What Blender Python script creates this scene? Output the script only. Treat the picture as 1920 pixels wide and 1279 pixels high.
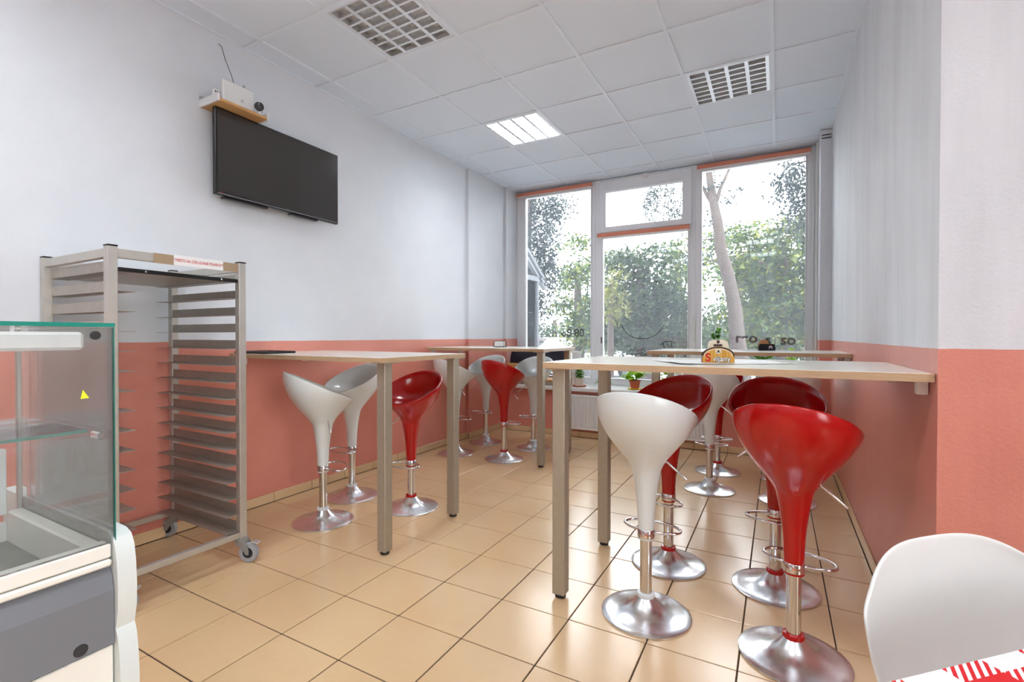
import bpy, bmesh, math, random
from mathutils import Vector, Matrix
random.seed(7)
R = math.radians
for o in list(bpy.data.objects): bpy.data.objects.remove(o)
scn = bpy.context.scene
COL = scn.collection

# ------------------------------------------------------------------ camera
EYE = 1.215
cd = bpy.data.cameras.new('camera'); cam = bpy.data.objects.new('camera', cd); COL.objects.link(cam)
cd.sensor_width = 36; cd.lens = 906.57/1920*36; cd.clip_start = 0.02; cd.clip_end = 300
_yaw, _pitch, _roll = .50329, -.01086, .0009
fw = Vector((-math.sin(_yaw), math.cos(_yaw), 0)); rt = Vector((math.cos(_yaw), math.sin(_yaw), 0)); up = Vector((0, 0, 1))
f2 = fw*math.cos(_pitch)+up*math.sin(_pitch); u2 = up*math.cos(_pitch)-fw*math.sin(_pitch)
r3 = rt*math.cos(_roll)+u2*math.sin(_roll); u3 = u2*math.cos(_roll)-rt*math.sin(_roll)
m = Matrix((r3, u3, -f2)).transposed().to_4x4(); m.translation = (0, 0, EYE)
cam.matrix_world = m
scn.camera = cam

# ------------------------------------------------------------------ world, exposure
w = bpy.data.worlds.new('overcast_sky'); scn.world = w; w.use_nodes = True
bg = w.node_tree.nodes['Background']; bg.inputs[0].default_value = (.93, .965, 1, 1); bg.inputs[1].default_value = 8.5
vs = scn.view_settings; vs.view_transform = 'Standard'; vs.look = 'None'; vs.gamma = 1; vs.use_curve_mapping = False
vs.exposure = 0.16
LAMP_W = 34.0          # watts of each lit ceiling fixture

# ------------------------------------------------------------------ helpers
def lin(c):
    return tuple(((x/255)/12.92 if x/255 <= .04045 else ((x/255+.055)/1.055)**2.4) for x in c)+(1,)

class N:
    """small node helper"""
    def __init__(s, name):
        s.m = bpy.data.materials.new(name); s.m.use_nodes = True; s.t = s.m.node_tree
        s.b = s.t.nodes['Principled BSDF']; s.out = s.t.nodes['Material Output']
    def n(s, typ, **kw):
        q = s.t.nodes.new(typ)
        for k, v in kw.items():
            if k in q.inputs: q.inputs[k].default_value = v
            else: setattr(q, k, v)
        return q
    def l(s, a, b): s.t.links.new(a, b)
    def val(s, sock, v):
        if isinstance(v, bpy.types.NodeSocket): s.l(v, sock)
        else: sock.default_value = v
    def mix(s, f, a, b):
        q = s.t.nodes.new('ShaderNodeMix'); q.data_type = 'RGBA'
        s.val(q.inputs[0], f); s.val(q.inputs[6], a); s.val(q.inputs[7], b); return q.outputs[2]
    def math(s, op, a, b=0.0):
        q = s.t.nodes.new('ShaderNodeMath'); q.operation = op; s.val(q.inputs[0], a); s.val(q.inputs[1], b); return q.outputs[0]
    def coord(s, which='Object', scale=(1, 1, 1)):
        if which == 'Position': src = s.t.nodes.new('ShaderNodeNewGeometry').outputs['Position']
        else: src = s.t.nodes.new('ShaderNodeTexCoord').outputs[which]
        mp = s.t.nodes.new('ShaderNodeMapping'); mp.inputs['Scale'].default_value = scale; s.l(src, mp.inputs[0]); return mp.outputs[0]
    def noise(s, vec, scale, detail=4, rough=.6):
        q = s.n('ShaderNodeTexNoise', Scale=scale, Detail=detail, Roughness=rough); s.l(vec, q.inputs['Vector']); return q.outputs['Fac']
    def ramp(s, fac, a, b):
        q = s.t.nodes.new('ShaderNodeMapRange'); s.l(fac, q.inputs[0]); q.inputs[1].default_value = a; q.inputs[2].default_value = b; return q.outputs[0]
    def bump(s, h, strength=.2, dist=.01):
        q = s.n('ShaderNodeBump', Strength=strength, Distance=dist); s.l(h, q.inputs['Height']); s.l(q.outputs[0], s.b.inputs['Normal'])

def mat(name, col, rough=.5, metal=0., coat=0., var=0., vscale=6, bump=0., bscale=80, spec=.5, which='Object', stretch=(1, 1, 1), bdist=.003):
    k = N(name); c = lin(col); k.b.inputs['Roughness'].default_value = rough; k.b.inputs['Metallic'].default_value = metal
    k.b.inputs['Coat Weight'].default_value = coat; k.b.inputs['Coat Roughness'].default_value = .06; k.b.inputs['Specular IOR Level'].default_value = spec
    if var:
        f = k.noise(k.coord(which, stretch), vscale)
        d = tuple(x*(1-var) for x in c[:3])+(1,); u = tuple(min(1, x*(1+var)) for x in c[:3])+(1,)
        k.l(k.mix(k.ramp(f, .3, .7), d, u), k.b.inputs['Base Color'])
    else: k.b.inputs['Base Color'].default_value = c
    if bump: k.bump(k.noise(k.coord(which), bscale, 3), bump, bdist)
    return k.m

def emit(name, col, s):
    k = N(name); k.b.inputs['Base Color'].default_value = lin(col); k.b.inputs['Emission Color'].default_value = lin(col); k.b.inputs['Emission Strength'].default_value = s
    return k.m

class B:
    def __init__(s): s.v = []; s.f = []
    def quad(s, a, b, c, d): i = len(s.v); s.v += [a, b, c, d]; s.f.append((i, i+1, i+2, i+3)); return s
    def box(s, x0, x1, y0, y1, z0, z1):
        i = len(s.v)
        s.v += [(x0,y0,z0),(x1,y0,z0),(x1,y1,z0),(x0,y1,z0),(x0,y0,z1),(x1,y0,z1),(x1,y1,z1),(x0,y1,z1)]
        s.f += [tuple(i+k for k in q) for q in ((0,3,2,1),(4,5,6,7),(0,1,5,4),(1,2,6,5),(2,3,7,6),(3,0,4,7))]; return s
    def cbox(s, x0, x1, y0, y1, z0, z1, c=.003):
        bm = bmesh.new(); bmesh.ops.create_cube(bm, size=1)
        for v in bm.verts: v.co = Vector(((x0+x1)/2+v.co.x*(x1-x0), (y0+y1)/2+v.co.y*(y1-y0), (z0+z1)/2+v.co.z*(z1-z0)))
        bmesh.ops.bevel(bm, geom=list(bm.edges), offset=c, segments=1, affect='EDGES', clamp_overlap=True)
        s.addbm(bm); return s
    def addbm(s, bm):
        bm.verts.ensure_lookup_table(); bm.verts.index_update(); i = len(s.v)
        s.v += [tuple(v.co) for v in bm.verts]; s.f += [tuple(i+v.index for v in f.verts) for f in bm.faces]; bm.free()
    def prism(s, pts, axis, a, b):
        i = len(s.v); n = len(pts)
        def P(p, t): return {'x': (t, p[0], p[1]), 'y': (p[0], t, p[1]), 'z': (p[0], p[1], t)}[axis]
        s.v += [P(p, a) for p in pts]+[P(p, b) for p in pts]
        s.f += [tuple(range(i, i+n)), tuple(range(i+2*n-1, i+n-1, -1))]
        s.f += [(i+k, i+n+k, i+n+(k+1) % n, i+(k+1) % n) for k in range(n)]; return s
    def lathe(s, prof, seg=32, c=(0, 0, 0), cap=True):
        i = len(s.v); n = len(prof)
        for r, z in prof:
            for k in range(seg):
                a = 2*math.pi*k/seg; s.v.append((c[0]+r*math.cos(a), c[1]+r*math.sin(a), c[2]+z))
        for j in range(n-1):
            for k in range(seg):
                s.f.append((i+j*seg+k, i+j*seg+(k+1) % seg, i+(j+1)*seg+(k+1) % seg, i+(j+1)*seg+k))
        if cap: s.f += [tuple(i+k for k in reversed(range(seg))), tuple(i+(n-1)*seg+k for k in range(seg))]
        return s
    def tube(s, pts, r, seg=8, closed=False):
        pts = [Vector(p) for p in pts]; n = len(pts); i = len(s.v); prev = None
        for j, p in enumerate(pts):
            if closed: t = pts[(j+1) % n]-pts[j-1]
            else: t = pts[min(j+1, n-1)]-pts[max(j-1, 0)]
            t.normalize()
            if prev is None: prev = t.orthogonal().normalized()
            a = (prev-t*prev.dot(t)).normalized(); prev = a; b = t.cross(a)
            rr = r[j] if isinstance(r, (list, tuple)) else r
            for k in range(seg):
                q = 2*math.pi*k/seg; s.v.append(tuple(p+a*rr*math.cos(q)+b*rr*math.sin(q)))
        for j in range(n if closed else n-1):
            for k in range(seg):
                j2 = (j+1) % n; s.f.append((i+j*seg+k, i+j*seg+(k+1) % seg, i+j2*seg+(k+1) % seg, i+j2*seg+k))
        if not closed: s.f += [tuple(i+k for k in reversed(range(seg))), tuple(i+(n-1)*seg+k for k in range(seg))]
        return s
    def grid(s, P):      # P[j][k] rows of points
        i = len(s.v); nj, nk = len(P), len(P[0])
        for row in P: s.v += [tuple(p) for p in row]
        s.f += [(i+j*nk+k, i+j*nk+k+1, i+(j+1)*nk+k+1, i+(j+1)*nk+k) for j in range(nj-1) for k in range(nk-1)]; return s
    def xf(s, M): s.v = [tuple(M @ Vector(v)) for v in s.v]; return s
    def mesh(s, name, m, smooth=None):
        me = bpy.data.meshes.new(name); me.from_pydata(s.v, [], s.f)
        bm = bmesh.new(); bm.from_mesh(me); bmesh.ops.recalc_face_normals(bm, faces=bm.faces); bm.to_mesh(me); bm.free()
        if m: me.materials.append(m)
        if smooth is not None:
            for p in me.polygons: p.use_smooth = True
            me.set_sharp_from_angle(angle=R(smooth))
        return me

def link(name, me, parent=None, loc=(0, 0, 0), rz=0.):
    o = bpy.data.objects.new(name, me); COL.objects.link(o); o.location = loc; o.rotation_euler = (0, 0, rz)
    if parent: o.parent = parent
    return o
def part(name, b, m, parent=None, smooth=None, loc=(0, 0, 0), rz=0., label=None):
    o = link(name, b.mesh(name, m, smooth), parent, loc, rz)
    if label: o['label'] = label
    return o
def tag(o, label, cat, group=None):
    o['label'] = label; o['category'] = cat
    if group: o['group'] = group
    return o
def thing(name, label, cat, loc=(0, 0, 0), rz=0., group=None):
    return tag(link(name, None, None, loc, rz), label, cat, group)
def struct(name, b, m, smooth=None, label=None):
    o = part(name, b, m, None, smooth); o['kind'] = 'structure'
    if label: o['label'] = label
    return o
def copy_tree(o, parent=None):
    c = o.copy(); COL.objects.link(c); c.parent = parent
    for ch in [q for q in o.children]: copy_tree(ch, c)
    return c
def text(name, body, size, m, parent, M, extrude=.0004, align='CENTER', shear=0., sx=1., weight=0.):
    cu = bpy.data.curves.new(name, 'FONT'); cu.body = body; cu.size = size; cu.align_x = align; cu.align_y = 'CENTER'; cu.extrude = extrude; cu.shear = shear; cu.offset = weight
    t = bpy.data.objects.new(name, cu); COL.objects.link(t)
    me = bpy.data.meshes.new_from_object(t.evaluated_get(bpy.context.evaluated_depsgraph_get())); bpy.data.objects.remove(t)
    me.transform(M @ Matrix.Diagonal((sx, 1, 1, 1))); me.materials.clear(); me.materials.append(m); me.name = name
    return link(name, me, parent)
def frame_mat(o, x, y):   # matrix: text x axis, y axis, origin
    x = Vector(x).normalized(); y = Vector(y).normalized(); z = x.cross(y); M = Matrix((x, y, z)).transposed().to_4x4(); M.translation = o; return M

# ------------------------------------------------------------------ materials
PINKZ = 1.178
def wall_mat(name, streak=0.):
    k = N(name); pos = k.coord('Position'); sep = k.t.nodes.new('ShaderNodeSeparateXYZ'); k.l(pos, sep.inputs[0])
    edge = k.math('ADD', sep.outputs[2], k.math('MULTIPLY', k.noise(pos, 14, 2), .006))
    f = k.math('LESS_THAN', edge, PINKZ)
    big = k.ramp(k.noise(pos, 1.7, 3), .3, .7)
    white = k.mix(big, lin((223, 227, 233)), lin((230, 233, 238)))
    pink = k.mix(big, lin((216, 136, 119)), lin((226, 148, 131)))
    if streak:
        st = k.ramp(k.noise(k.coord('Position', (3, 3, .4)), 2.2, 4, .6), .42, .75)
        white = k.mix(k.math('MULTIPLY', st, streak), white, lin((186, 188, 192)))
        st2 = k.ramp(k.noise(k.coord('Position', (9, 9, .8)), 2.0, 4, .7), .5, .8)
        pink = k.mix(k.math('MULTIPLY', st2, streak*.8), pink, lin((196, 120, 112)))
    k.l(k.mix(f, white, pink), k.b.inputs['Base Color'])
    rr = k.t.nodes.new('ShaderNodeMapRange'); k.l(f, rr.inputs[0]); rr.inputs[3].default_value = .75; rr.inputs[4].default_value = .36; k.l(rr.outputs[0], k.b.inputs['Roughness'])
    k.bump(k.noise(pos, 95, 4, .65), .35, .006)
    return k.m
M_wall = wall_mat('painted_plaster'); M_wallr = wall_mat('painted_plaster_streaked', .3)
def tile_mat(name, dark=1., mott=1.):
    k = N(name); pos = k.coord('Position'); oi = k.t.nodes.new('ShaderNodeObjectInfo')
    n1 = k.noise(pos, 2.6, 2, .5); n2 = k.noise(pos, 30, 2, .5)
    c = k.mix(n1, lin((217, 181, 136)), lin((231, 203, 163))); c = k.mix(k.math('MULTIPLY', n2, .14), c, lin((190, 142, 92)))
    c = k.mix(k.math('MULTIPLY', oi.outputs['Random'], .35), c, lin((221, 187, 143)))
    k.l(c, k.b.inputs['Base Color']); k.b.inputs['Roughness'].default_value = .2; k.b.inputs['Specular IOR Level'].default_value = .75
    return k.m
M_tile = tile_mat('beige_floor_tile')
M_grout = mat('dark_grout', (70, 56, 46), .9, var=.2)
M_ceil = mat('mineral_ceiling_panel', (230, 239, 250), .9, bump=.25, bscale=160, which='Position')
M_grid = mat('white_ceiling_rail', (232, 240, 250), .5)
M_pvc = mat('white_pvc', (242, 245, 249), .35)
M_white = mat('white_enamel', (236, 237, 236), .3)
M_blind = mat('salmon_blind_fabric', (230, 146, 120), .7, bump=.1, bscale=400)
M_steel = mat('brushed_steel', (200, 197, 190), .45, .7, var=.05, vscale=14)
M_steeld = mat('worn_runner_steel', (176, 170, 161), .45, .6, var=.08, vscale=18)
M_chrome = mat('chrome', (214, 214, 216), .09, 1.)
M_base = mat('scuffed_chrome', (226, 227, 230), .24, .92, var=.12, vscale=20, bump=.08, bscale=30)
M_leg = mat('champagne_metal_leg', (174, 166, 150), .45, .5, var=.05, vscale=40)
M_red = mat('glossy_red_plastic', (178, 0, 5), .2, coat=.25, spec=.45)
M_wplast = mat('ivory_plastic', (224, 230, 230), .28, coat=.3, var=.02, vscale=3)
def wood_mat(name, a, b, sc=(1, 14, 14), rough=.35):
    k = N(name); f = k.noise(k.coord('Object', sc), 6, 5, .6)
    k.l(k.mix(k.ramp(f, .3, .7), lin(a), lin(b)), k.b.inputs['Base Color']); k.b.inputs['Roughness'].default_value = rough; return k.m
M_top = wood_mat('pale_laminate', (234, 226, 212), (242, 236, 225), rough=.2)
M_edge = wood_mat('oak_edge_band', (180, 150, 116), (204, 176, 142), (3, 3, 60))
M_oak = wood_mat('oak_board', (196, 146, 92), (220, 174, 118), (14, 2, 14))
M_stand = wood_mat('raw_pine', (196, 138, 72), (222, 168, 100), (2, 14, 14), .6)
M_black = mat('black_plastic', (18, 18, 20), .3)
M_screen = mat('tv_screen', (56, 53, 51), .16, spec=.6)
M_dark = mat('dark_rubber', (40, 41, 44), .6)
M_grey = mat('grey_plastic', (150, 152, 152), .45)
M_caster = mat('grey_caster_bracket', (150, 152, 150), .4, .3)
M_tyre = mat('grey_tyre', (160, 162, 166), .55)
M_navy = mat('navy_fabric', (26, 32, 48), .6, var=.3, vscale=5, bump=.3, bscale=20, bdist=.02)
M_terra = mat('terracotta', (190, 98, 66), .7, var=.1)
M_potw = mat('cream_pot', (232, 226, 214), .5)
M_yellow = mat('yellow_plastic', (240, 196, 30), .4)
M_soil = mat('soil', (60, 44, 34), .95)
M_paper = mat('white_paper', (244, 244, 244), .7)
M_redink = mat('red_ink', (200, 30, 34), .7)
M_ink = mat('dark_ink', (44, 40, 42), .7)
M_tape = mat('brown_parcel_tape', (168, 146, 118), .35)
def leaf_mat(name, cols, transl=.35):
    k = N(name); g = k.t.nodes.new('ShaderNodeNewGeometry'); cr = k.t.nodes.new('ShaderNodeValToRGB'); e = cr.color_ramp.elements
    e[0].color = lin(cols[0]); e[1].color = lin(cols[-1])
    for i, c in enumerate(cols[1:-1]): q = e.new((i+1)/(len(cols)-1)); q.color = lin(c)
    k.l(g.outputs['Random Per Island'], cr.inputs[0]); k.l(cr.outputs[0], k.b.inputs['Base Color']); k.b.inputs['Roughness'].default_value = .5
    t = k.n('ShaderNodeBsdfTranslucent'); k.l(cr.outputs[0], t.inputs[0]); mx = k.n('ShaderNodeMixShader'); mx.inputs[0].default_value = transl
    k.l(k.b.outputs[0], mx.inputs[1]); k.l(t.outputs[0], mx.inputs[2]); k.l(mx.outputs[0], k.out.inputs[0]); return k.m
M_lf_house = leaf_mat('houseplant_leaf', [(52, 110, 30), (84, 150, 40), (120, 176, 52)])
M_lf_lime = leaf_mat('lime_leaf', [(120, 190, 20), (160, 215, 30), (190, 226, 60)])
M_lf_ac = leaf_mat('acacia_leaf', [(26, 44, 22), (44, 68, 30), (68, 92, 36), (122, 126, 36)])
M_lf_bi = leaf_mat('birch_leaf', [(26, 36, 40), (38, 50, 52), (50, 64, 54)])
M_lf_bush = leaf_mat('bush_leaf', [(18, 34, 18), (34, 54, 26), (58, 82, 34)])
M_bark = mat('bark', (70, 60, 54), .9, var=.25, vscale=12, bump=.5, bscale=30)
def glass_mat(name, tint=(1, 1, 1), film=0., filmcol=(.8, .84, .88), ior=1.45):
    k = N(name); k.t.nodes.remove(k.b)
    tr = k.n('ShaderNodeBsdfTransparent'); tr.inputs[0].default_value = tint+(1,); gl = k.n('ShaderNodeBsdfGlossy'); gl.inputs['Roughness'].default_value = .01
    fr = k.n('ShaderNodeFresnel', IOR=ior); a = k.n('ShaderNodeMixShader'); k.l(fr.outputs[0], a.inputs[0]); k.l(tr.outputs[0], a.inputs[1]); k.l(gl.outputs[0], a.inputs[2]); o = a.outputs[0]
    if film:
        t = k.n('ShaderNodeBsdfTranslucent'); t.inputs[0].default_value = filmcol+(1,)
        f = k.ramp(k.noise(k.coord('Object', (5, 5, .6)), 3, 5, .7), .2, .8); f = k.math('ADD', k.math('MULTIPLY', f, film*.8), film*.6)
        b2 = k.n('ShaderNodeMixShader'); k.l(f, b2.inputs[0]); k.l(o, b2.inputs[1]); k.l(t.outputs[0], b2.inputs[2]); o = b2.outputs[0]
    k.l(o, k.out.inputs[0]); return k.m
M_pane = glass_mat('dusty_haze_glass', film=.036, filmcol=(.72, .8, .9))  # dust film, tinted bluish to put haze over the view outside
M_cglass = glass_mat('clear_glass', (.985, .995, .99)); M_cfilm = glass_mat('veiled_case_glass', (.985, .995, .99), .11, (.92, .9, .9))  # case film is a milky veil standing in for reflections in the glass
M_gedge = mat('green_glass_edge', (22, 138, 122), .12, coat=.5)

# ------------------------------------------------------------------ room shell
XL, XR, YW, YC, ZC = -3.235, .44, 5.47, 1.975, 3.184     # left wall, right wall, low wall under window, right outer corner, ceiling
YWIN, XB, YB = 5.92, 3.2, -2.6
floor = struct('floor', B().box(XL-.1, XB+.1, YB-.1, 6.1, -.12, -.004), M_grout, label='floor of beige ceramic tiles with dark joints')
wl = [(XL-.15, YB), (XL, YB), (XL, 4.76), (-3.205, 4.76), (-3.205, 5.61), (-3.178, 5.61), (-3.178, 6.02), (XL-.15, 6.02)]
struct('wall_left', B().prism(wl, 'z', 0, ZC+.1), M_wall)
wr = [(XR, YC), (XB, YC), (XB, YC+.2), (XR+.2, YC+.2), (XR+.2, 6.02), (XR, 6.02)]
struct('wall_right', B().prism(wr, 'z', 0, ZC+.1), M_wallr)
struct('wall_pillar', B().box(.347, XR+.002, 5.5, 6.02, 0, ZC), M_wall)
struct('wall_far_right', B().box(XB, XB+.15, YB, -2.1, 0, ZC+.1).box(XB, XB+.15, .38, YC+.2, 0, ZC+.1).box(XB, XB+.15, -2.1, .38, 0, .5).box(XB, XB+.15, -2.1, .38, 2.9, ZC+.1), M_wall)
struct('wall_back', B().box(XL-.15, XB+.15, YB-.15, YB, 0, ZC+.1), M_wall)
struct('wall_window', B().box(XL, XR, YW, 6.02, 0, .55), M_wall)
sill = struct('trim_1', B().cbox(-3.2, .36, 5.41, 5.93, .552, .596, .006), M_white, label='deep white window sill under the shop window')

# floor tiles
TS, GX, GY = .3285, -2.4225, 1.263
regs = [(XL+.012, XR-.012, YB, YW-.012), (XR-.012, XB, YB, YC-.012)]
cells = {}
def vis(x, y, mg=60):
    p = Vector((x, y, -EYE)); d = p.dot(f2)
    if d < .25: return None
    u = 960+906.57*p.dot(r3)/d; v = 639.5-906.57*p.dot(u3)/d
    return d if (-mg < u < 1920+mg and v < 1279+mg) else None
cl = []
for a, (x0, x1, y0, y1) in enumerate(regs):
    for i in range(-4, 20):
        for j in range(-13, 16):
            c0, c1, d0, d1 = max(x0, GX+i*TS), min(x1, GX+(i+1)*TS), max(y0, GY+j*TS), min(y1, GY+(j+1)*TS)
            if c1-c0 < .012 or d1-d0 < .012: continue
            ds = [vis(px, py) for px in (c0, c1) for py in (d0, d1)]; ds = [q for q in ds if q]
            cl.append((min(ds) if ds else 99, c0, c1, d0, d1))
cl.sort()
shared = {}; rest = B(); G = .0027
for n, (d, c0, c1, d0, d1) in enumerate(cl):
    wx, wy = round(c1-c0-2*G, 4), round(d1-d0-2*G, 4)
    if d < 90 and n < 290:
        key = (wx, wy)
        if key not in shared: shared[key] = B().cbox(-wx/2, wx/2, -wy/2, wy/2, -.01, 0, .0016).mesh('floor_tile', M_tile)
        link('floor_tile', shared[key], floor, ((c0+c1)/2, (d0+d1)/2, random.uniform(-.0004, .0004)))
    else: rest.box(c0+G, c1-G, d0+G, d1-G, -.01, 0)
o = part('distant_floor_tiles', rest, M_tile, floor); o['kind'] = 'stuff'

# baseboards of cut tiles, one object per tile
def skirting(name, runs):
    base = None; sh = {}
    b = B()
    for (ax, fix, a, bb, sgn) in runs:
        lo, hi = min(fix, fix+sgn*.0075), max(fix, fix+sgn*.0075)
        if ax == 'y': b.box(lo, hi, a, bb, 0, .066)
        else: b.box(a, bb, lo, hi, 0, .066)
    base = struct(name, b, M_grout)
    for (ax, fix, a, bb, sgn) in runs:
        o0 = GY if ax == 'y' else GX
        k = math.floor((a-o0)/TS)
        while o0+k*TS < bb:
            c0, c1 = max(a, o0+k*TS), min(bb, o0+(k+1)*TS); k += 1
            if c1-c0 < .01: continue
            L = round(c1-c0-.003, 4); key = (ax, L)
            if key not in sh: sh[key] = (B().cbox(-.005, .005, -L/2, L/2, .003, .068, .0015) if ax == 'y' else B().cbox(-L/2, L/2, -.005, .005, .003, .068, .0015)).mesh('skirting_tile', M_tile)
            p = fix+sgn*.0065
            link('skirting_tile', sh[key], base, (p, (c0+c1)/2, 0) if ax == 'y' else ((c0+c1)/2, p, 0))
skirting('baseboard_left', [('y', XL, -1.0, 4.748, 1), ('x', 4.76, XL+.012, -3.205, -1), ('y', -3.205, 4.748, YW-.012, 1)])
skirting('baseboard_window', [('x', YW, -3.193, .43, -1)])
skirting('baseboard_right', [('y', XR, YC-.012, YW-.012, -1), ('x', YC, XR, XB, -1)])

# ceiling
ceil = struct('ceiling', B().box(XL-.1, XB+.1, YB-.1, 6.05, ZC+.17, ZC+.25), M_ceil, label='suspended ceiling of white panels in a grid')
CX, CY, CT = -3.048, 2.636, .6
xs = [XL]+[CX+CT*i for i in range(0, 11) if CX+CT*i < XB]+[XB]
ys = [YB]+[CY+CT*j for j in range(-9, 6) if CY+CT*j > YB]+[5.94]
LIGHTS = {(-2.448, 2.036): 0, (-2.448, 3.836): 1, (-.648, 3.836): 0, (-.648, 2.036): 0, (-2.448, .236): 1, (-.648, .236): 1, (1.152, .236): 1, (-2.448, -1.564): 1, (-.648, -1.564): 1, (1.152, -1.564): 1}
sh = {}
for i in range(len(xs)-1):
    for j in range(len(ys)-1):
        x0, x1, y0, y1 = xs[i], xs[i+1], ys[j], ys[j+1]
        if any(abs(x0-a) < .02 and abs(y0-b) < .02 for a, b in LIGHTS): continue
        if x0 >= XR-.05 and y0 >= YC: continue
        if x1 > XR and y1 > YC+.7: x1 = XR
        L, W = round(x1-x0-.006, 4), round(y1-y0-.006, 4)
        if L < .02 or W < .02: continue
        if (L, W) not in sh: sh[(L, W)] = B().cbox(-L/2, L/2, -W/2, W/2, .006, .02, .002).mesh('ceiling_panel', M_ceil)
        link('ceiling_panel', sh[(L, W)], ceil, ((x0+x1)/2, (y0+y1)/2, ZC))
for x in xs[1:-1]:
    y1 = 5.94 if x < XR else YC
    part('ceiling_rail', B().box(x-.012, x+.012, YB, y1, ZC-.002, ZC+.008), M_grid, ceil)
for y in ys[1:-1]:
    x1 = XR if y > YC else XB
    part('ceiling_rail', B().box(XL, x1, y-.012, y+.012, ZC-.0015, ZC+.0085), M_grid, ceil)
part('edge_angle', B().box(XL, XL+.02, YB, 4.76, ZC-.003, ZC+.006).box(XR-.018, XR, YC, 5.5, ZC-.003, ZC+.006), M_grid, ceil)

# ------------------------------------------------------------------ ceiling light fixtures
M_tube_on = emit('lit_tube', (250, 252, 255), 9.); M_tube_off = mat('unlit_tube', (232, 233, 232), .35)
M_louver = mat('satin_louver', (222, 224, 227), .3, .5); M_house = mat('white_housing', (228, 229, 230), .45)
M_louver_on = M_louver
def fixture(x0, y0, on, label):
    t = thing('ceiling_light', label, 'ceiling light', (x0+.3, y0+.3, ZC), 0, 'louvred ceiling lights')
    h = .29; b = B()
    b.box(-h, h, -h, h, .062, .067).box(-h, -h+.004, -h, h, .0, .062).box(h-.004, h, -h, h, .0, .062).box(-h, h, -h, -h+.004, .0, .062).box(-h, h, h-.004, h, .0, .062)
    part('housing', b, M_house, t)
    b = B(); b.box(-.298, .298, -.298, -.278, -.001, .006).box(-.298, .298, .278, .298, -.001, .006).box(-.298, -.278, -.278, .278, -.001, .006).box(.278, .298, -.278, .278, -.001, .006)
    part('frame', b, M_grid, t)
    tb = B().tube([(0, -.272, 0), (0, .272, 0)], .010, 10).mesh('tube', M_tube_on if on else M_tube_off, 60)
    for k in range(4): link('tube', tb, t, (-.201+k*.134, 0, .046))
    lb = B().prism([(-.013, .0), (.013, .0), (.004, .032), (-.004, .032)], 'y', -.276, .276).mesh('long_blade', M_louver)
    for k in range(5): link('long_blade', lb, t, (-.268+k*.134, 0, .001))
    cb = B().prism([(-.008, .001), (.008, .001), (.002, .030), (-.002, .030)], 'x', -.276, .276).mesh('cross_blade', M_louver)
    for k in range(8): link('cross_blade', cb, t, (0, -.27+k*.0772, .001))
    if on:
        ld = bpy.data.lights.new('tube_glow', 'AREA'); ld.shape = 'SQUARE'; ld.size = .52; ld.energy = LAMP_W*.68; ld.color = (.90, .955, 1)
        lo = bpy.data.objects.new('tube_glow', ld); COL.objects.link(lo); lo.parent = t; lo.location = (0, 0, .035)
    return t
LB = {(-2.448, 2.036): 'unlit louvred ceiling light nearest to the camera, above the television wall', (-2.448, 3.836): 'brightly lit louvred ceiling light toward the left window',
      (-.648, 3.836): 'unlit grey louvred ceiling light over the far right-hand table', (-.648, 2.036): 'unlit louvred ceiling light straight above the front right table, out of frame'}
for k, ((x, y), on) in enumerate(LIGHTS.items()):
    fixture(x, y, on, LB.get((x, y), 'added lit louvred ceiling light, out of view, for even fill'))  # default label: unseen fixtures added to light the room evenly

# ------------------------------------------------------------------ windows
def pane(parent, x0, x1, z0, z1, y=YWIN+.03): return part('pane', B().box(x0, x1, y, y+.006, z0, z1), M_pane, parent)
def frame_b(x0, x1, z0, z1, gx0, gx1, gz0, gz1, y0, y1):
    b = B(); b.cbox(x0, gx0, y0, y1, z0, z1, .004).cbox(gx1, x1, y0, y1, z0, z1, .004).cbox(gx0, gx1, y0, y1, z0, gz0, .004).cbox(gx0, gx1, y0, y1, gz1, z1, .004); return b
ZB = .596
win1 = struct('window_1', frame_b(-3.178, -2.045, ZB, ZC, -3.051, -2.106, .68, 3.10, YWIN, YWIN+.07), M_pvc); pane(win1, -3.051, -2.106, .68, 3.10)
part('glazing_bead', frame_b(-3.061, -2.096, .67, 3.11, -3.047, -2.110, .684, 3.096, YWIN-.012, YWIN), M_pvc, win1)
win2 = struct('window_2', frame_b(-2.045, -.845, ZB, 2.50, -1.951, -.924, .68, 2.445, YWIN, YWIN+.07), M_pvc); pane(win2, -1.951, -.924, .68, 2.445)
part('glazing_bead', frame_b(-1.961, -.914, .67, 2.455, -1.947, -.928, .684, 2.441, YWIN-.012, YWIN), M_pvc, win2)
win3 = struct('window_3', frame_b(-.845, .347, ZB, ZC, -.778, .244, .68, 3.10, YWIN, YWIN+.07), M_pvc); pane(win3, -.778, .244, .68, 3.10)
part('glazing_bead', frame_b(-.788, .254, .67, 3.11, -.774, .240, .684, 3.096, YWIN-.012, YWIN), M_pvc, win3)
win4 = struct('window_4', frame_b(-2.045, -.845, 2.50, ZC, -1.99, -.89, 2.515, 3.165, YWIN, YWIN+.07), M_pvc, label='tilting fanlight above the middle pane')
sash = part('sash', frame_b(-1.995, -.885, 2.51, 3.15, -1.905, -.987, 2.58, 3.02, YWIN-.03, YWIN+.05), M_pvc, win4); pane(win4, -1.905, -.987, 2.58, 3.02)
part('opener_arm', B().cbox(-1.66, -1.28, YWIN-.05, YWIN-.03, 3.150, 3.166, .003).cbox(-1.44, -1.38, YWIN-.06, YWIN-.03, 3.12, 3.17, .003), M_white, win4)
part('lower_bead', B().cbox(-1.93, -.96, YWIN-.034, YWIN-.028, 3.03, 3.06, .002), M_pvc, win4)
part('hinge', B().cbox(-1.966, -1.954, YWIN-.02, YWIN, 1.12, 1.2, .003), M_dark, win2)
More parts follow.
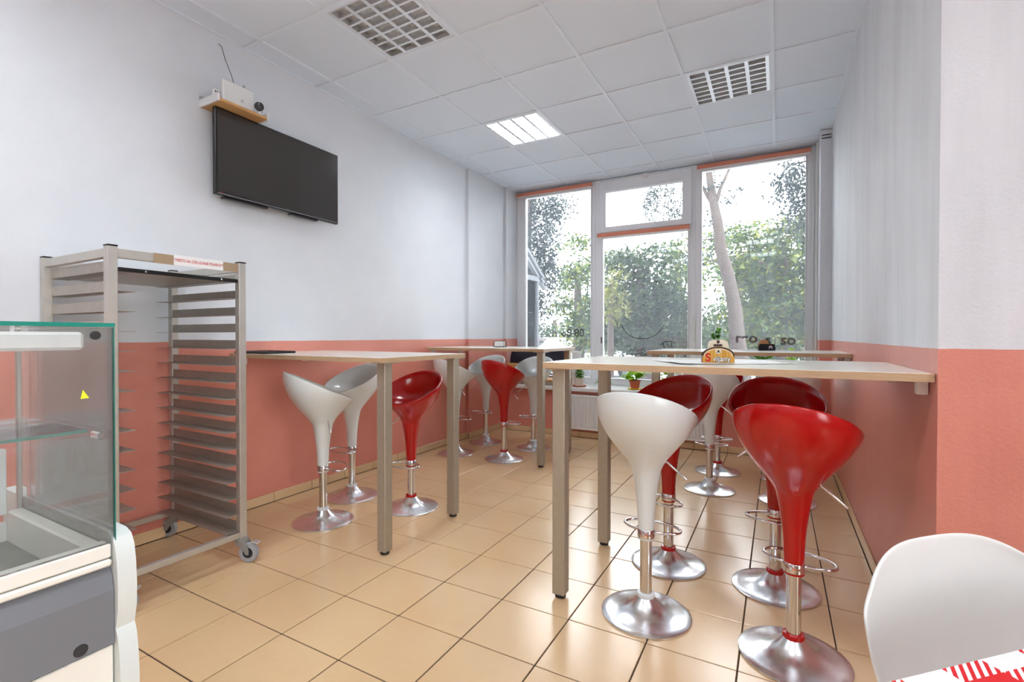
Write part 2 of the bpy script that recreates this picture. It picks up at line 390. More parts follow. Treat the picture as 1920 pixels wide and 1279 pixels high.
part('vent_strip', B().cbox(.30, .318, YWIN-.06, YWIN-.04, .6, 3.17, .004).cbox(.325, .345, 5.78, 5.80, .6, 3.17, .004), M_white, win3)
for z in (3.10, 3.13): part('vent_slot', B().box(.352, .43, 5.496, 5.5, z, z+.008), M_dark, win3)
part('handle_plate', B().cbox(-.865, -.84, YWIN-.01, YWIN, 1.15, 1.45, .003), M_white, win2)

win5 = struct('added_fill_window', B().box(XB+.05, XB+.12, -2.1, .38, .5, .58).box(XB+.05, XB+.12, -2.1, .38, 2.82, 2.9), M_pvc, label='added side window for fill daylight, out of view on the right')  # invented opening that lets fill daylight in from out of view
for q in range(3): part('mullion', B().cbox(XB+.05, XB+.12, -2.1+q*1.2, -2.02+q*1.2, .58, 2.82, .004), M_pvc, win5)
for q in range(2): part('pane', B().box(XB+.08, XB+.086, -2.02+q*1.2, -.9+q*1.2, .58, 2.82), M_cglass, win5)
# window lettering seen through the glass, thin film on the pane
k = N('faded_window_film'); tr = k.n('ShaderNodeBsdfTransparent'); mx = k.n('ShaderNodeMixShader'); mx.inputs[0].default_value = .7; k.b.inputs['Base Color'].default_value = lin((58, 62, 66)); k.b.inputs['Roughness'].default_value = .8
k.l(tr.outputs[0], mx.inputs[1]); k.l(k.b.outputs[0], mx.inputs[2]); k.l(mx.outputs[0], k.out.inputs[0]); M_film = k.m
yg = YWIN+.038
text('window_lettering', 'reo', .155, M_film, win3, frame_mat((-.31, yg, 1.19), (1, 0, 0), (0, 0, 1)), weight=.004)
text('window_lettering', 's  so', .155, M_film, win3, frame_mat((.02, yg, 1.17), (1, 0, 0), (0, 0, 1)), weight=.004)
text('window_lettering', 'o8 80', .14, M_film, win1, frame_mat((-2.37, yg, 1.25), (1, 0, 0), (0, 0, 1)), weight=.003)
arc = B().tube([(-1.46+.26*math.cos(R(a)), yg, 1.40+.22*math.sin(R(a))) for a in range(195, 346, 10)], .005, 5)
arc.tube([(-1.46+.26*math.cos(R(a)), yg, 1.72+.2*math.sin(R(a))) for a in range(20, 161, 10)], .003, 5)
part('window_emblem', arc, M_film, win2)
sc = B()
sc.tube([(-1.65, yg, .99), (-1.55, yg, .985), (-1.45, yg, 1.01), (-1.40, yg, .985), (-1.48, yg, .975)], .006, 5)
for q in range(3): sc.tube([(-1.21+q*.045, yg, 1.13), (-1.20+q*.045, yg, 1.09), (-1.18+q*.045, yg, 1.07)], .006, 5)
sc.tube([(-1.24, yg, 1.10), (-1.2, yg, 1.145), (-1.13, yg, 1.15), (-1.08, yg, 1.135)], .006, 5)
for q in range(4): sc.tube([(-1.62+q*.05, yg, 1.02), (-1.59+q*.05, yg, 1.06+.02*(q % 2)), (-1.57+q*.05, yg, 1.02)], .005, 5)
part('window_script', sc, M_film, win2)

# roller blinds
def blind(label, x0, x1, z, y):
    t = thing('roller_blind', label, 'blind', ((x0+x1)/2, y, z), 0, 'salmon roller blinds')
    L = (x1-x0)/2
    b = B().lathe([(.024, -L+.012), (.0245, 0), (.024, L-.012)], 20).xf(Matrix.Rotation(R(90), 4, 'Y')); part('roll', b, M_blind, t, 40)
    part('hem', B().cbox(-L+.015, L-.015, -.026, -.020, -.03, .0, .002), M_blind, t)
    part('bottom_bar', B().cbox(-L+.015, L-.015, -.028, -.018, -.044, -.030, .003), M_white, t)
    for s in (-1, 1):
        b = B().lathe([(.012, 0), (.027, .002), (.027, .010), (.018, .014)], 16).xf(Matrix.Rotation(R(90*s), 4, 'Y')).xf(Matrix.Translation((s*(L-.012), 0, 0))); part('end_bracket', b, M_white, t, 40)
    return t
t = blind('salmon roller blind above the left window pane', -3.165, -2.055, 3.135, 5.865)
t = blind('salmon roller blind across the top of the middle pane, under the fanlight', -2.01, -.885, 2.475, 5.862)
part('pull_cord', B().tube([(-.47, -.03, 0), (-.472, -.032, .35), (-.475, -.03, .68)], .0012, 5), M_white, t)
t = blind('longest salmon roller blind above the right window pane', -.83, .298, 3.135, 5.865)
part('pull_chain', B().tube([(.53, -.03, -.02), (.525, -.035, -1.2), (.51, -.03, -2.2), (.515, -.04, -2.3), (.535, -.035, -1.2), (.54, -.03, -.02)], .0018, 5), M_white, t)

# radiator
t = thing('radiator', 'white panel radiator under the window sill', 'radiator', (-1.40, 5.39, .105))
b = B(); n = 44; W = 1.6; prof = []
for i in range(n):
    x = -W/2+W*i/n; prof += [(x+.004, -.0), (x+W/n*.35, -.006), (x+W/n*.65, -.006), (x+W/n-.004, 0)]
b.prism(prof+[(W/2, .012), (-W/2, .012)], 'z', .035, .375); b.cbox(-W/2, W/2, -.002, .014, 0, .035, .004).cbox(-W/2, W/2, -.002, .014, .375, .405, .004)
part('front_panel', b, M_white, t)
part('rear_panel', B().cbox(-W/2, W/2, .045, .06, .01, .40, .004), M_white, t)
part('top_grille', B().cbox(-W/2, W/2, .0, .06, .400, .408, .002), M_white, t)
sl = B().box(-.008, .008, -.001, .001, 0, .006).mesh('slot', mat('slot_shadow_grey', (150, 150, 152), .8))
for i in range(40): link('slot', sl, t, (-W/2+.04+i*.039, -.0025, .383))
part('wall_bracket', B().box(-.5, -.47, .06, .075, .1, .35).box(.47, .5, .06, .075, .1, .35), M_white, t)

# ------------------------------------------------------------------ high tables
def high_table(label, x0, x1, y0, side):
    D = .785; cx = x0 if side < 0 else x1; T = 1.095
    t = thing('high_table', label, 'table', ((x0+x1)/2, y0+D/2, 0), 0, 'wall-mounted high tables'); h = (x1-x0)/2; d = D/2
    tp = part('tabletop', B().cbox(-h+.001, h-.001, -d+.001, d-.001, T-.027, T, .0015), M_top, t)
    part('edge_band', B().box(-h, h, -d-.0005, -d+.0015, T-.0275, T-.0012).box(-h, h, d-.0015, d+.0005, T-.0275, T-.0012).box(-h-.0005, -h+.0015, -d, d, T-.0275, T-.0012).box(h-.0015, h+.0005, -d, d, T-.0275, T-.0012), M_edge, tp)
    fx = (h-.06) if side < 0 else (-h+.055)          # free end: right end of left-hand tables
    for yy in (-d+.08, d-.08+.02):
        lg = part('leg', B().cbox(fx-.03, fx+.03, yy-.03, yy+.03, .018, T-.033, .003), M_leg, t)
        part('foot', B().lathe([(.024, 0), (.026, .006), (.022, .02)], 16, (fx, yy, 0)), M_dark, lg, 40)
        part('mounting_plate', B().box(fx-.055, fx+.055, yy-.055, yy+.055, T-.034, T-.0275), M_leg, lg)
    wx = -h if side < 0 else h
    for yy in (-d+.07, d-.22):
        s = 1 if side < 0 else -1
        part('wall_bracket', B().cbox(min(wx, wx+s*.03), max(wx, wx+s*.03), yy, yy+.035, T-.075, T-.0275, .002), M_white, t)
    return t
TBL = dict(
    L=high_table('high table beside the trolley, fixed to the left wall under the television', -3.228, -1.855, 1.93, -1),
    FL=high_table('high table in the far left corner, in front of the left window', -3.20, -1.860, 3.965, -1),
    R=high_table('large high table at the front right carrying the wooden beer-mat holder', -.938, .437, 1.995, 1),
    FR=high_table('high table at the back right, near the window, carrying a dark beer-mat holder', -.932, .437, 3.965, 1))

# ------------------------------------------------------------------ bar stools
SEG = 56
def bez(a, b, c, d, t): u = 1-t; return tuple(u**3*a[i]+3*u*u*t*b[i]+3*u*t*t*c[i]+t**3*d[i] for i in (0, 1))
def seat_mesh(m):
    b = B(); rows = []
    cols = []
    for k in range(SEG):
        al = 2*math.pi*k/SEG; s, c = math.sin(al), math.cos(al)
        cc = .195 if c > 0 else .235; Rr = 1/math.sqrt((s/.212)**2+(c/cc)**2); y = Rr*c
        f = (.195-y)/.43; bk = min(1, max(0, f)); bk = bk*bk*(3-2*bk); Z = .418+.198*max(0, f)**.95
        pr = [(.034, 0), (.0355, .04), (.038, .09), (.0425, .14), (.049, .19), (.057, .235)]
        P = ((.062, .26), (.078, .325), (Rr*(.80+.27*bk), Z-.05-.125*bk), (Rr, Z-.004))
        pr += [bez(*P, t/14) for t in range(15)]
        pr += [(Rr-.002, Z+.002), (Rr-.007, Z+.0035), (Rr-.012, Z-.001)]
        Q = ((Rr-.014, Z-.006), (Rr*(.74+.2*bk), Z-.035-.135*bk), (.12, .392), (.0, .388))
        pr += [bez(*Q, t/14) for t in range(1, 14)]
        cols.append([(r*s, r*c, z) for r, z in pr])
    n = len(cols[0])
    for j in range(n): rows.append([cols[k][j] for k in range(SEG)]+[cols[0][j]])
    i0 = len(b.v)
    b.grid(rows)
    i = len(b.v); b.v.append((0, 0, .388))
    b.f += [((n-1)*(SEG+1)+k, (n-1)*(SEG+1)+k+1, i) for k in range(SEG)]
    j = len(b.v); b.v.append((0, 0, 0)); b.f += [(k+1, k, j) for k in range(SEG)]
    bm = bmesh.new(); me = bpy.data.meshes.new('x'); me.from_pydata(b.v, [], b.f); bm.from_mesh(me); bmesh.ops.remove_doubles(bm, verts=bm.verts, dist=1e-5)
    c = B(); c.addbm(bm); return c.mesh('seat_shell', m, 60)
SHELL = {'white': seat_mesh(M_wplast), 'red': seat_mesh(M_red)}
BASE = B().lathe([(.186, 0), (.190, .002), (.190, .006), (.186, .0085), (.16, .012), (.125, .018), (.095, .028), (.072, .041), (.054, .057), (.040, .074), (.034, .080)], 48).mesh('base', M_base, 40)
RING = {c: B().lathe([(.030, 0), (.037, .002), (.039, .010), (.036, .018), (.029, .020)], 28).mesh('base_ring', m, 50) for c, m in (('white', M_wplast), ('red', M_red))}
COLM = B().lathe([(.0255, .09), (.0255, .40)], 24, cap=True).mesh('column', M_chrome, 40)
COLLAR = B().lathe([(.029, -.036), (.0365, -.034), (.0365, -.002), (.034, .001)], 28).mesh('collar', M_chrome, 40)
TRIM = {c: B().lathe([(.028, -.043), (.035, -.042), (.035, -.036), (.03, -.035)], 24).mesh('trim_ring', m, 50) for c, m in (('white', M_wplast), ('red', M_red))}
ft = [(.125*math.sin(a), .085+.066*-math.cos(a), -.018) for a in [2*math.pi*k/36 for k in range(36)]]
FOOT = B().tube(ft, .0065, 8, True).tube([(.0, .03, -.018), (0, .02, -.018)], .007, 6).mesh('footrest', M_chrome, 60)
LEVER = B().tube([(.05, .02, .30), (.085, .02, .298), (.165, .022, .235)], [.004, .004, .0055], 8).mesh('lever', M_chrome, 50)
def stool(label, x, y, deg, zb, col):
    t = thing('bar_stool', label, 'bar stool', (x, y, 0), R(deg), 'bombo-style bar stools')
    link('base', BASE, t); link('base_ring', RING[col], t, (0, 0, .076)); 
    cm = link('column', COLM, t); cm.scale = (1, 1, (zb-.02)/.40)
    link('trim_ring', TRIM[col], t, (0, 0, zb)); cr = link('collar', COLLAR, t, (0, 0, zb)); link('footrest', FOOT, cr)
    s = link('seat_shell', SHELL[col], t, (0, 0, zb)); link('lever', LEVER, s)
    return t
for a in [
 ('white bar stool nearest the trolley, back turned, at the left front table', -2.605, 2.168, -32, .368, 'white'),
 ('white bar stool against the left wall behind the table leg, facing the camera', -2.822, 2.614, 176, .381, 'white'),
 ('red bar stool between the two legs of the left front table', -2.271, 2.646, 184, .337, 'red'),
 ('white bar stool half hidden behind the second leg of the left front table', -2.91, 4.087, -30, .376, 'white'),
 ('white bar stool in the far left corner, behind the red stool', -2.919, 4.685, 178, .372, 'white'),
 ('red bar stool with its back turned at the far left table', -2.358, 4.122, -14, .368, 'red'),
 ('white bar stool behind the near leg of the far left table', -2.317, 4.689, 184, .37, 'white'),
 ('large white bar stool at the front, back turned, at the right front table', -.501, 2.127, -5, .373, 'white'),
 ('dark red bar stool behind the large white stool, its bowl open to the camera', -.508, 2.657, 158, .377, 'red'),
 ('largest bright red bar stool at the very front, back turned to the camera', .057, 2.105, -13, .363, 'red'),
 ('dark red bar stool right behind the largest red stool, facing the camera', -.007, 2.641, 182, .385, 'red'),
 ('white bar stool with its back turned at the far right table', -.47, 4.092, -4, .364, 'white'),
 ('red bar stool on the window side of the far right table', -.471, 4.677, 182, .33, 'red'),
 ('white bar stool near the right wall, half hidden, back turned, at the far right table', .062, 4.077, -6, .37, 'white'),
 ('white bar stool on the window side of the far right table, mostly hidden', .06, 4.68, 186, .37, 'white')]: stool(*a)

# ------------------------------------------------------------------ television, shelf, router, camera
X0 = XL+.001
t = thing('television', 'black flat television mounted on the left wall', 'television', (-3.12, 2.267, 2.39))
bz = B(); W, Hh = .487, .277
bz.cbox(-.03, .0, -W, W, -Hh, Hh, .004); part('case', bz, M_black, t)
part('screen', B().box(.0, .0015, -W+.014, W-.012, -Hh+.022, Hh-.012), M_screen, t)
part('chrome_strip', B().box(.0, .002, -W+.01, W-.01, -Hh+.006, -Hh+.011), M_chrome, t)
part('speaker_bulge', B().cbox(-.05, -.008, -W+.06, -.12, -Hh-.014, -Hh, .004), M_black, t); part('speaker_bulge', B().cbox(-.05, -.008, .06, .30, -Hh-.012, -Hh, .004), M_black, t)
part('rear_cover', B().cbox(-.085, -.03, -.3, .3, -.2, .2, .01), M_black, t)
part('wall_mount', B().cbox(-.113, -.085, -.2, .2, -.15, .15, .004), M_steel, t)
part('power_light', B().box(.0, .0022, -W+.03, -W+.045, -Hh+.013, -Hh+.017), mat('red_led', (200, 30, 30), .5), t)
text('maker_mark', '◂ ···', .012, M_paper, t, frame_mat((.0018, .03, -Hh+.016), (0, 1, 0), (0, 0, 1)))
t = thing('wall_shelf', 'small oak and white shelf above the television', 'shelf', (-3.234, 1.915, 2.668))
part('board', B().cbox(0, .21, -.158, .158, 0, .018, .002), M_oak, t)
part('end_panel', B().cbox(0, .21, -.170, -.158, -.002, .045, .002), M_white, t); part('end_panel', B().cbox(0, .21, .158, .170, -.002, .045, .002), M_white, t)
part('back_rail', B().box(0, .008, -.158, .158, .018, .06), M_white, t)
part('bracket', B().box(.001, .006, -.168, -.12, .045, .072), M_steel, t)
t = thing('router', 'white upright router box on the wall shelf', 'router', (-3.095, 1.91, 2.6865))
part('body', B().cbox(-.022, .022, -.105, .105, 0, .155, .008), M_white, t)
text('ring_logo', 'o', .04, M_grey, t, frame_mat((.0225, .02, .06), (0, 1, 0), (0, 0, 1)))
part('antenna', B().prism([(.03, .155), (.055, .155), (.042, .175)], 'x', -.006, .006), M_grey, t)
part('socket_strip', B().cbox(-.03, .0, -.148, -.108, .02, .075, .003), M_white, t)
for q in range(3): part('socket', B().box(0, .001, -.143+.012*q, -.136+.012*q, .052, .064), M_dark, t)
t = thing('security_camera', 'small white round camera with black lens on the shelf', 'camera', (-3.055, 2.035, 2.6865), R(-38))
part('base', B().lathe([(.026, 0), (.028, .004), (.012, .012), (.007, .03)], 20), M_white, t, 40)
Mx = Matrix.Translation((0, 0, .058)) @ Matrix.Rotation(R(98), 4, 'Y')
part('head', B().lathe([(.02, -.024), (.032, -.02), (.034, 0), (.034, .012), (.032, .015)], 28).xf(Mx), M_white, t, 40)
part('lens_plate', B().lathe([(.030, .0152), (.029, .018)], 28).xf(Mx), M_black, t, 40)
part('lens', B().lathe([(.010, .018), (.008, .021), (.003, .022)], 16).xf(Mx), M_screen, t, 40)
part('lamp_bar', B().box(-.012, .012, -.0022, .0022, 0, .001).xf(Mx @ Matrix.Translation((-.018, 0, .0185))), M_grey, t)
tag(part('cable', B().tube([(-3.232, 1.868, 3.13), (-3.225, 1.885, 3.12), (-3.2, 1.895, 3.03), (-3.15, 1.905, 2.92), (-3.125, 1.912, 2.84), (-3.12, 1.915, 2.80)], .0022, 6), M_dark), 'thin dark cable hanging from the ceiling to the router', 'cable')

# ------------------------------------------------------------------ bakery trolley
t = thing('tray_trolley', 'tall stainless steel tray trolley with empty runners and castors', 'trolley', (-2.855, 1.28, 0))
hx, hy, P = .335, .287, .019
cap = B().cbox(-P-.001, P+.001, -P-.001, P+.001, 0, .006, .002).mesh('post_cap', M_black)
for sx in (-1, 1):
    for sy in (-1, 1):
        p = part('post', B().cbox(-P, P, -P, P, .13, 1.6, .003), M_steel, t, loc=(sx*hx, sy*hy, 0)); link('post_cap', cap, p, (0, 0, 1.6))
for sy in (-1, 1):
    part('top_bar', B().cbox(-hx+P, hx-P, sy*hy-.013, sy*hy+.013, 1.552, 1.592, .002), M_steel, t)
    part('bottom_bar', B().cbox(-hx+P, hx-P, sy*hy-.015, sy*hy+.015, .135, .165, .002), M_steel, t)
for sx in (-1, 1):
    part('top_bar', B().cbox(sx*hx-.013, sx*hx+.013, -hy+P, hy-P, 1.552, 1.592, .002), M_steel, t)
    part('bottom_bar', B().cbox(sx*hx-.015, sx*hx+.015, -hy+P, hy-P, .135, .165, .002), M_steel, t)
run = {}
for sy in (-1, 1):
    b = B().box(-hx+P, hx-P, sy*.0+(-.0008), .0008, 0, .046); b.box(-hx-.01, hx+.01, min(0, -sy*.075), max(0, -sy*.075), -.0008, .0008)
    run[sy] = b.mesh('runner', M_steeld)
for k in range(-1, 15):
    for sy in (-1, 1): link('runner', run[sy], t, (0, sy*(hy-.012), 1.409-.0883*k))
part('top_tray_insert', B().cbox(-hx+.01, hx+.004, -hy+.02, hy-.02, 1.4985, 1.508, .002), M_steel, t, label='flat sheet in the top slot')
part('tray_lip', B().cbox(hx+.004, hx+.014, -hy+.022, hy-.022, 1.494, 1.512, .002), M_black, t)
for y in (-.16, .18): part('tray_rivet', B().lathe([(.005, 0), (.003, .002)], 10).xf(Matrix.Translation((hx+.014, y, 1.503)) @ Matrix.Rotation(R(90), 4, 'Y')), M_chrome, t)
def caster(x, y, rz, brake=True):
    c = link('castor', None, t, (x, y, 0), rz)
    c0 = B().lathe([(.030, .112), (.032, .118), (.032, .13), (.02, .134)], 20)
    for s in (-1, 1): c0.prism([(-.028, .118), (.03, .118), (.052, .066), (.049, .044), (.034, .044), (.012, .078), (-.02, .095)], 'y', s*.020-.002, s*.020+.002)
    c0.box(-.028, .03, -.020, .020, .108, .118)
    cm = B().addbm
    o = part('castor', c0, M_caster, t, 35, (x, y, 0), rz)
    bpy.data.objects.remove(c)
    Mw = Matrix.Translation((.04, 0, .052)) @ Matrix.Rotation(R(90), 4, 'X')
    part('tyre', B().lathe([(.040, -.013), (.049, -.013), (.052, -.006), (.052, .006), (.049, .013), (.040, .013)], 28).xf(Mw), M_tyre, o, 40)
    part('wheel_disc', B().lathe([(.008, -.0145), (.041, -.012), (.041, .012), (.008, .0145)], 28).xf(Mw), M_dark, o, 40)
    if brake: part('brake_pedal', B().cbox(.055, .09, -.018, .018, .108, .114, .002).xf(Matrix.Rotation(R(12), 4, 'Y') @ Matrix.Translation((-.018, 0, .012))), M_steel, o)
    return o
caster(hx, hy, R(25)); caster(-hx, hy, R(-150), False); caster(hx, -hy, R(48)); caster(-hx, -hy, R(-90), False)
s = part('paper_sign', B().box(hx+.0135, hx+.0142, -.045, .187, 1.549, 1.598), M_paper, t, label='white paper sign with red handwriting')
text('sign_lettering', '↑MIESTO NA ODKLADANIE POHÁROV↑', .0205, M_redink, s, frame_mat((hx+.0146, .071, 1.573), (0, 1, 0), (0, 0, 1)), shear=.12, sx=.62)
part('tape', B().box(hx+.0132, hx+.0138, -.13, -.044, 1.548, 1.594), M_tape, t); part('tape', B().box(hx+.0132, hx+.0138, .186, .265, 1.55, 1.594), M_tape, t)

# ------------------------------------------------------------------ refrigerated display case
XF, YE = -1.222, .478
t = thing('display_case', 'refrigerated glass display case with grey front panel', 'display case', (XF, YE, 0))
Lc, dep = 1.35, .47       # runs toward -Y, depth toward -X   (local: x<0 inside, y<0 along)
M_cgrey = mat('grey_front_panel', (116, 119, 126), .38); M_cwhite = mat('ivory_panel', (232, 230, 222), .4); M_cplast = mat('pale_moulded_plastic', (214, 220, 218), .4)
M_deck = mat('worn_steel_deck', (140, 145, 140), .32, .9, var=.2, vscale=9)
prof = [(-.012, .735), (.0, .722), (.004, .716), (.011, .685), (.011, .573), (-.02, .571), (-.02, .735)]
part('front_panel', B().prism(prof, 'y', -Lc, 0), M_cgrey, t)
part('plug', B().lathe([(.012, 0), (.011, .002), (.004, .003)], 18).xf(Matrix.Translation((.011, -.055, .588)) @ Matrix.Rotation(R(90), 4, 'Y')), M_dark, t)
part('lower_panel', B().cbox(-.03, .008, -Lc, 0, .08, .569, .002), M_cwhite, t)
part('plinth', B().box(-dep-.2, -.05, -Lc, -.02, 0, .08), M_dark, t)
part('upper_rail', B().cbox(-.03, .006, -Lc, -.001, .752, .781, .003), M_cwhite, t); part('lower_rail', B().cbox(-.02, .010, -Lc, -.001, .735, .750, .004), M_cwhite, t)
cp = [(-.06, .80), (-.02, .799), (.002, .790), (.014, .772), (.021, .74), (.025, .69), (.023, .64), (.014, .602), (.022, .585), (.029, .55), (.033, .50), (.034, .40), (.032, .22), (.028, .05), (.0, 0), (-dep-.15, 0), (-dep-.15, .80)]
part('end_cap', B().prism(cp, 'y', .002, .036), M_cplast, t, 25)
part('end_cap', B().prism(cp, 'y', -Lc-.042, -Lc-.002), M_cplast, t, 25)
part('deck', B().cbox(-dep, -.03, -Lc, -.03, .68, .70, .002), M_deck, t)
part('inner_side', B().cbox(-dep, -.02, -.03, -.0, .66, .775, .004), M_cwhite, t)
part('body', B().box(-dep-.15, -.03, -Lc, -.0, .08, .66), M_cwhite, t)
for nm, bx in (('front_glass', (-.004, .004, -Lc, .006, .782, 1.232)), ('end_glass', (-dep, -.004, -.002, .006, .775, 1.232)), ('top_glass', (-dep+.0, .006, -Lc, .006, 1.2325, 1.2405)), ('glass_shelf', (-.40, -.072, -Lc+.02, -.012, 1.008, 1.014))):
    part(nm, B().box(*bx), M_cfilm if nm in ('front_glass', 'end_glass') else M_cglass, t)
part('glass_edge', B().box(.0062, .0075, -Lc, .0075, 1.2325, 1.2405).box(-.004, .0055, .006, .0072, .775, 1.232).box(-.0718, -.0708, -Lc+.02, -.012, 1.008, 1.014), M_gedge, t, label='green edge of the glass panes')
part('light_bar', B().cbox(-.075, -.03, -Lc+.02, -.03, 1.185, 1.222, .006), M_white, t)
part('glass_fixing', B().lathe([(.009, 0), (.0085, .003), (.004, .004)], 18).xf(Matrix.Translation((.004, -.025, 1.215)) @ Matrix.Rotation(R(90), 4, 'Y')), M_dark, t, 40)
part('glass_fixing', B().lathe([(.009, 0), (.0085, .003), (.004, .004)], 18).xf(Matrix.Translation((-.05, -.003, .80)) @ Matrix.Rotation(R(90), 4, 'X')), M_grey, t, 40)
part('shelf_clip', B().cbox(-.06, -.02, -.012, -.002, .995, 1.012, .003), M_chrome, t)
part('rear_post', B().cbox(-dep-.008, -dep+.004, -.012, -.002, .70, 1.232, .002), M_steel, t)
part('rear_frame', B().box(-dep-.02, -dep, -Lc, -.022, .955, .985).box(-dep-.02, -dep, -Lc, -.022, 1.2, 1.232), M_steel, t)
part('rear_lower_panel', B().cbox(-dep-.02, -dep, -Lc, -.03, .70, .745, .002), M_white, t)
pn = part('rear_cover_panel', B().cbox(-dep-.02, -dep, -Lc, -.03, .765, .93, .002), M_white, t)
sl = B().box(-dep, -dep+.001, -.05, .05, 0, .005).mesh('vent_slot', M_dark)
for q in range(5):
    for yy in (-.26, -.42, -.58):
        link('vent_slot', sl, pn, (0, yy, .80+q*.013)); link('vent_slot', sl, pn, (0, yy, .875+q*.01))
part('price_rail', B().cbox(-.43, -.42, -.36, -.23, .93, .945, .002), M_red, t)
sy_ = -.062
part('sticker', B().prism([(-.012, 1.108), (-.006, 1.112), (-.026+.052, 1.104)], 'x', 0, .0006).xf(Matrix.Identity(4)), mat('yellow_sticker', (232, 238, 40), .6), t) if False else None
st = B(); st.v = [(.0045, -.050, 1.088), (.0045, -.036, 1.089), (.0045, -.046, 1.106), (.0052, -.050, 1.088), (.0052, -.036, 1.089), (.0052, -.046, 1.106)]; st.f = [(0, 1, 2), (3, 4, 5), (0, 1, 4, 3), (1, 2, 5, 4), (2, 0, 3, 5)]
part('sticker', st, mat('yellow_sticker', (232, 238, 40), .6), t, label='torn yellow sticker on the glass')

# ------------------------------------------------------------------ things on the tables
T = 1.095
tag(part('black_tray', B().cbox(-.15, .14, -.12, .12, 0, .008, .003).cbox(-.155, .145, -.125, -.115, .0, .014, .003).cbox(-.155, .145, .115, .125, 0, .014, .003).cbox(.135, .145, -.125, .125, 0, .014, .003).cbox(-.155, -.145, -.125, .125, 0, .014, .003), M_black, None, None, (-3.07, 2.085, T)), 'flat black tray on the left table against the wall', 'tray')
def holder(name, label, loc, rz, w, h, d, wall, plate, arch, dark):
    t = thing(name, label, 'beer-mat holder', loc, rz)
    n = 14; pts = [(-w, 0), (w, 0), (w, h*.45)]
    pts = [(-w, 0), (w, 0)]+[(w*math.cos(R(a)), h*.42+h*.58*math.sin(R(a))) for a in range(0, 181, 12)]
    if not arch: pts = [(-w, 0), (w, 0), (w*.9, h), (-w*.9, h)]
    part('front_plate', B().prism(pts, 'y', -d, -d+.004), plate, t); part('rear_plate', B().prism(pts, 'y', d-.004, d), wall, t)
    part('bottom', B().box(-w, w, -d+.004, d-.004, 0, .004), wall, t)
    part('side', B().box(w-.004, w, -d+.004, d-.004, .004, h*.45), wall, t); part('side', B().box(-w, -w+.004, -d+.004, d-.004, .004, h*.45), wall, t)
    return t
M_brown = mat('dark_brown_wood', (70, 48, 34), .5); M_amber = wood_mat('amber_barrel_print', (196, 128, 34), (236, 186, 84), (40, 2, 2), .5); M_cream = mat('cream_card', (232, 220, 196), .7)
ang = R(14)
t = holder('beer_mat_holder', 'barrel-shaped wooden beer-mat holder with printed lettering on the front table', (-.237, 2.335, T+.002), ang, .066, .068, .022, M_brown, M_amber, True, False)
o0 = -.0225
part('arch_rim', B().tube([(.064*math.cos(R(a)), o0+.001, .0286+.0385*math.sin(R(a))) for a in range(0, 181, 9)], .0032, 6), M_brown, t)
part('inner_rim', B().tube([(.058*math.cos(R(a)), o0+.001, .0276+.0325*math.sin(R(a))) for a in range(0, 181, 9)], .0022, 5), M_cream, t)
part('shield', B().prism([(-.012, .060), (.012, .060), (.013, .044), (0, .037), (-.013, .044)], 'y', o0-.001, o0), M_cream, t)
part('shield_emblem', B().prism([(-.006, .047), (.006, .047), (.003, .052), (0, .058), (-.003, .052)], 'y', o0-.0014, o0-.0009).prism([(-.009, .0445), (.009, .0445), (.009, .0462), (-.009, .0462)], 'y', o0-.0014, o0-.0009), M_ink, t)
XA, ZA = (1, 0, 0), (0, 0, 1)
text('lettering', 'S', .05, M_redink, t, frame_mat((-.043, o0-.001, .021), XA, ZA), weight=.0015)
text('lettering', 'vijany', .033, M_ink, t, frame_mat((.0145, o0-.0005, .0155), XA, ZA), weight=.0016, sx=.98)
text('lettering', 'vijany', .033, M_paper, t, frame_mat((.0138, o0-.0012, .0162), XA, ZA), weight=.0004, sx=.98)
for q in range(3):
    mtt = tag(part('beer_mat', B().prism([(-.04, 0), (.04, 0), (.046, .05), (.038, .088), (.018, .096), (-.018, .096), (-.038, .088), (-.046, .05)], 'y', -.0008, .0008), M_cream, None, None, Vector((-.237, 2.335, T+.007))+Matrix.Rotation(ang, 3, 'Z') @ Vector((.002*q, -.008+.007*q, 0)), ang), ('cream beer mat with dark crest, front one in the wooden holder', 'plain cream beer mat in the middle of the wooden holder', 'plain cream beer mat at the back of the wooden holder')[q], 'beer mat', 'beer mats in the wooden holder')
    if q == 0: part('crest', B().prism([(-.018, .066), (.018, .066), (.019, .078), (.014, .074), (.009, .079), (.004, .074), (0, .079), (-.005, .074), (-.010, .079), (-.014, .074), (-.019, .078)], 'y', -.0016, -.0009).prism([(-.004, .080), (.003, .079), (.006, .083), (.010, .085), (.006, .087), (.008, .091), (.003, .094), (-.004, .0935), (-.007, .089), (-.003, .087), (-.006, .084)], 'y', -.0016, -.0009), M_brown, mtt)
t = holder('beer_mat_holder', 'small dark beer-mat holder on the table near the window', (-.085, 4.52, T+.002), R(14), .064, .052, .022, M_black, mat('navy_card', (30, 28, 38), .5), False, True)
part('emblem', B().prism([(.012, .012), (.018, .012), (.018, .02), (.034, .02), (.034, .012), (.04, .012), (.038, .036), (.014, .036)], 'y', -.0232, -.0222), M_paper, t); part('emblem_crown', B().prism([(.02, .038), (.032, .038), (.03, .046), (.022, .046)], 'y', -.0232, -.0222), M_redink, t)
tag(part('beer_mat', B().prism([(.04*math.cos(R(a)), .042+.04*math.sin(R(a))) for a in range(0, 360, 15)], 'y', -.003, .003), mat('tan_card', (206, 146, 96), .7), None, None, (-.105, 4.52, T+.0085), R(14)), 'round tan beer mats standing in the dark holder', 'beer mat')
M_news = N('newsprint'); nf = M_news.ramp(M_news.noise(M_news.coord('Object', (60, 14, 1)), 5, 3), .45, .6); M_news.l(M_news.mix(nf, lin((226, 226, 222)), lin((196, 196, 194))), M_news.b.inputs['Base Color']); M_news = M_news.m
b = B(); rows = []
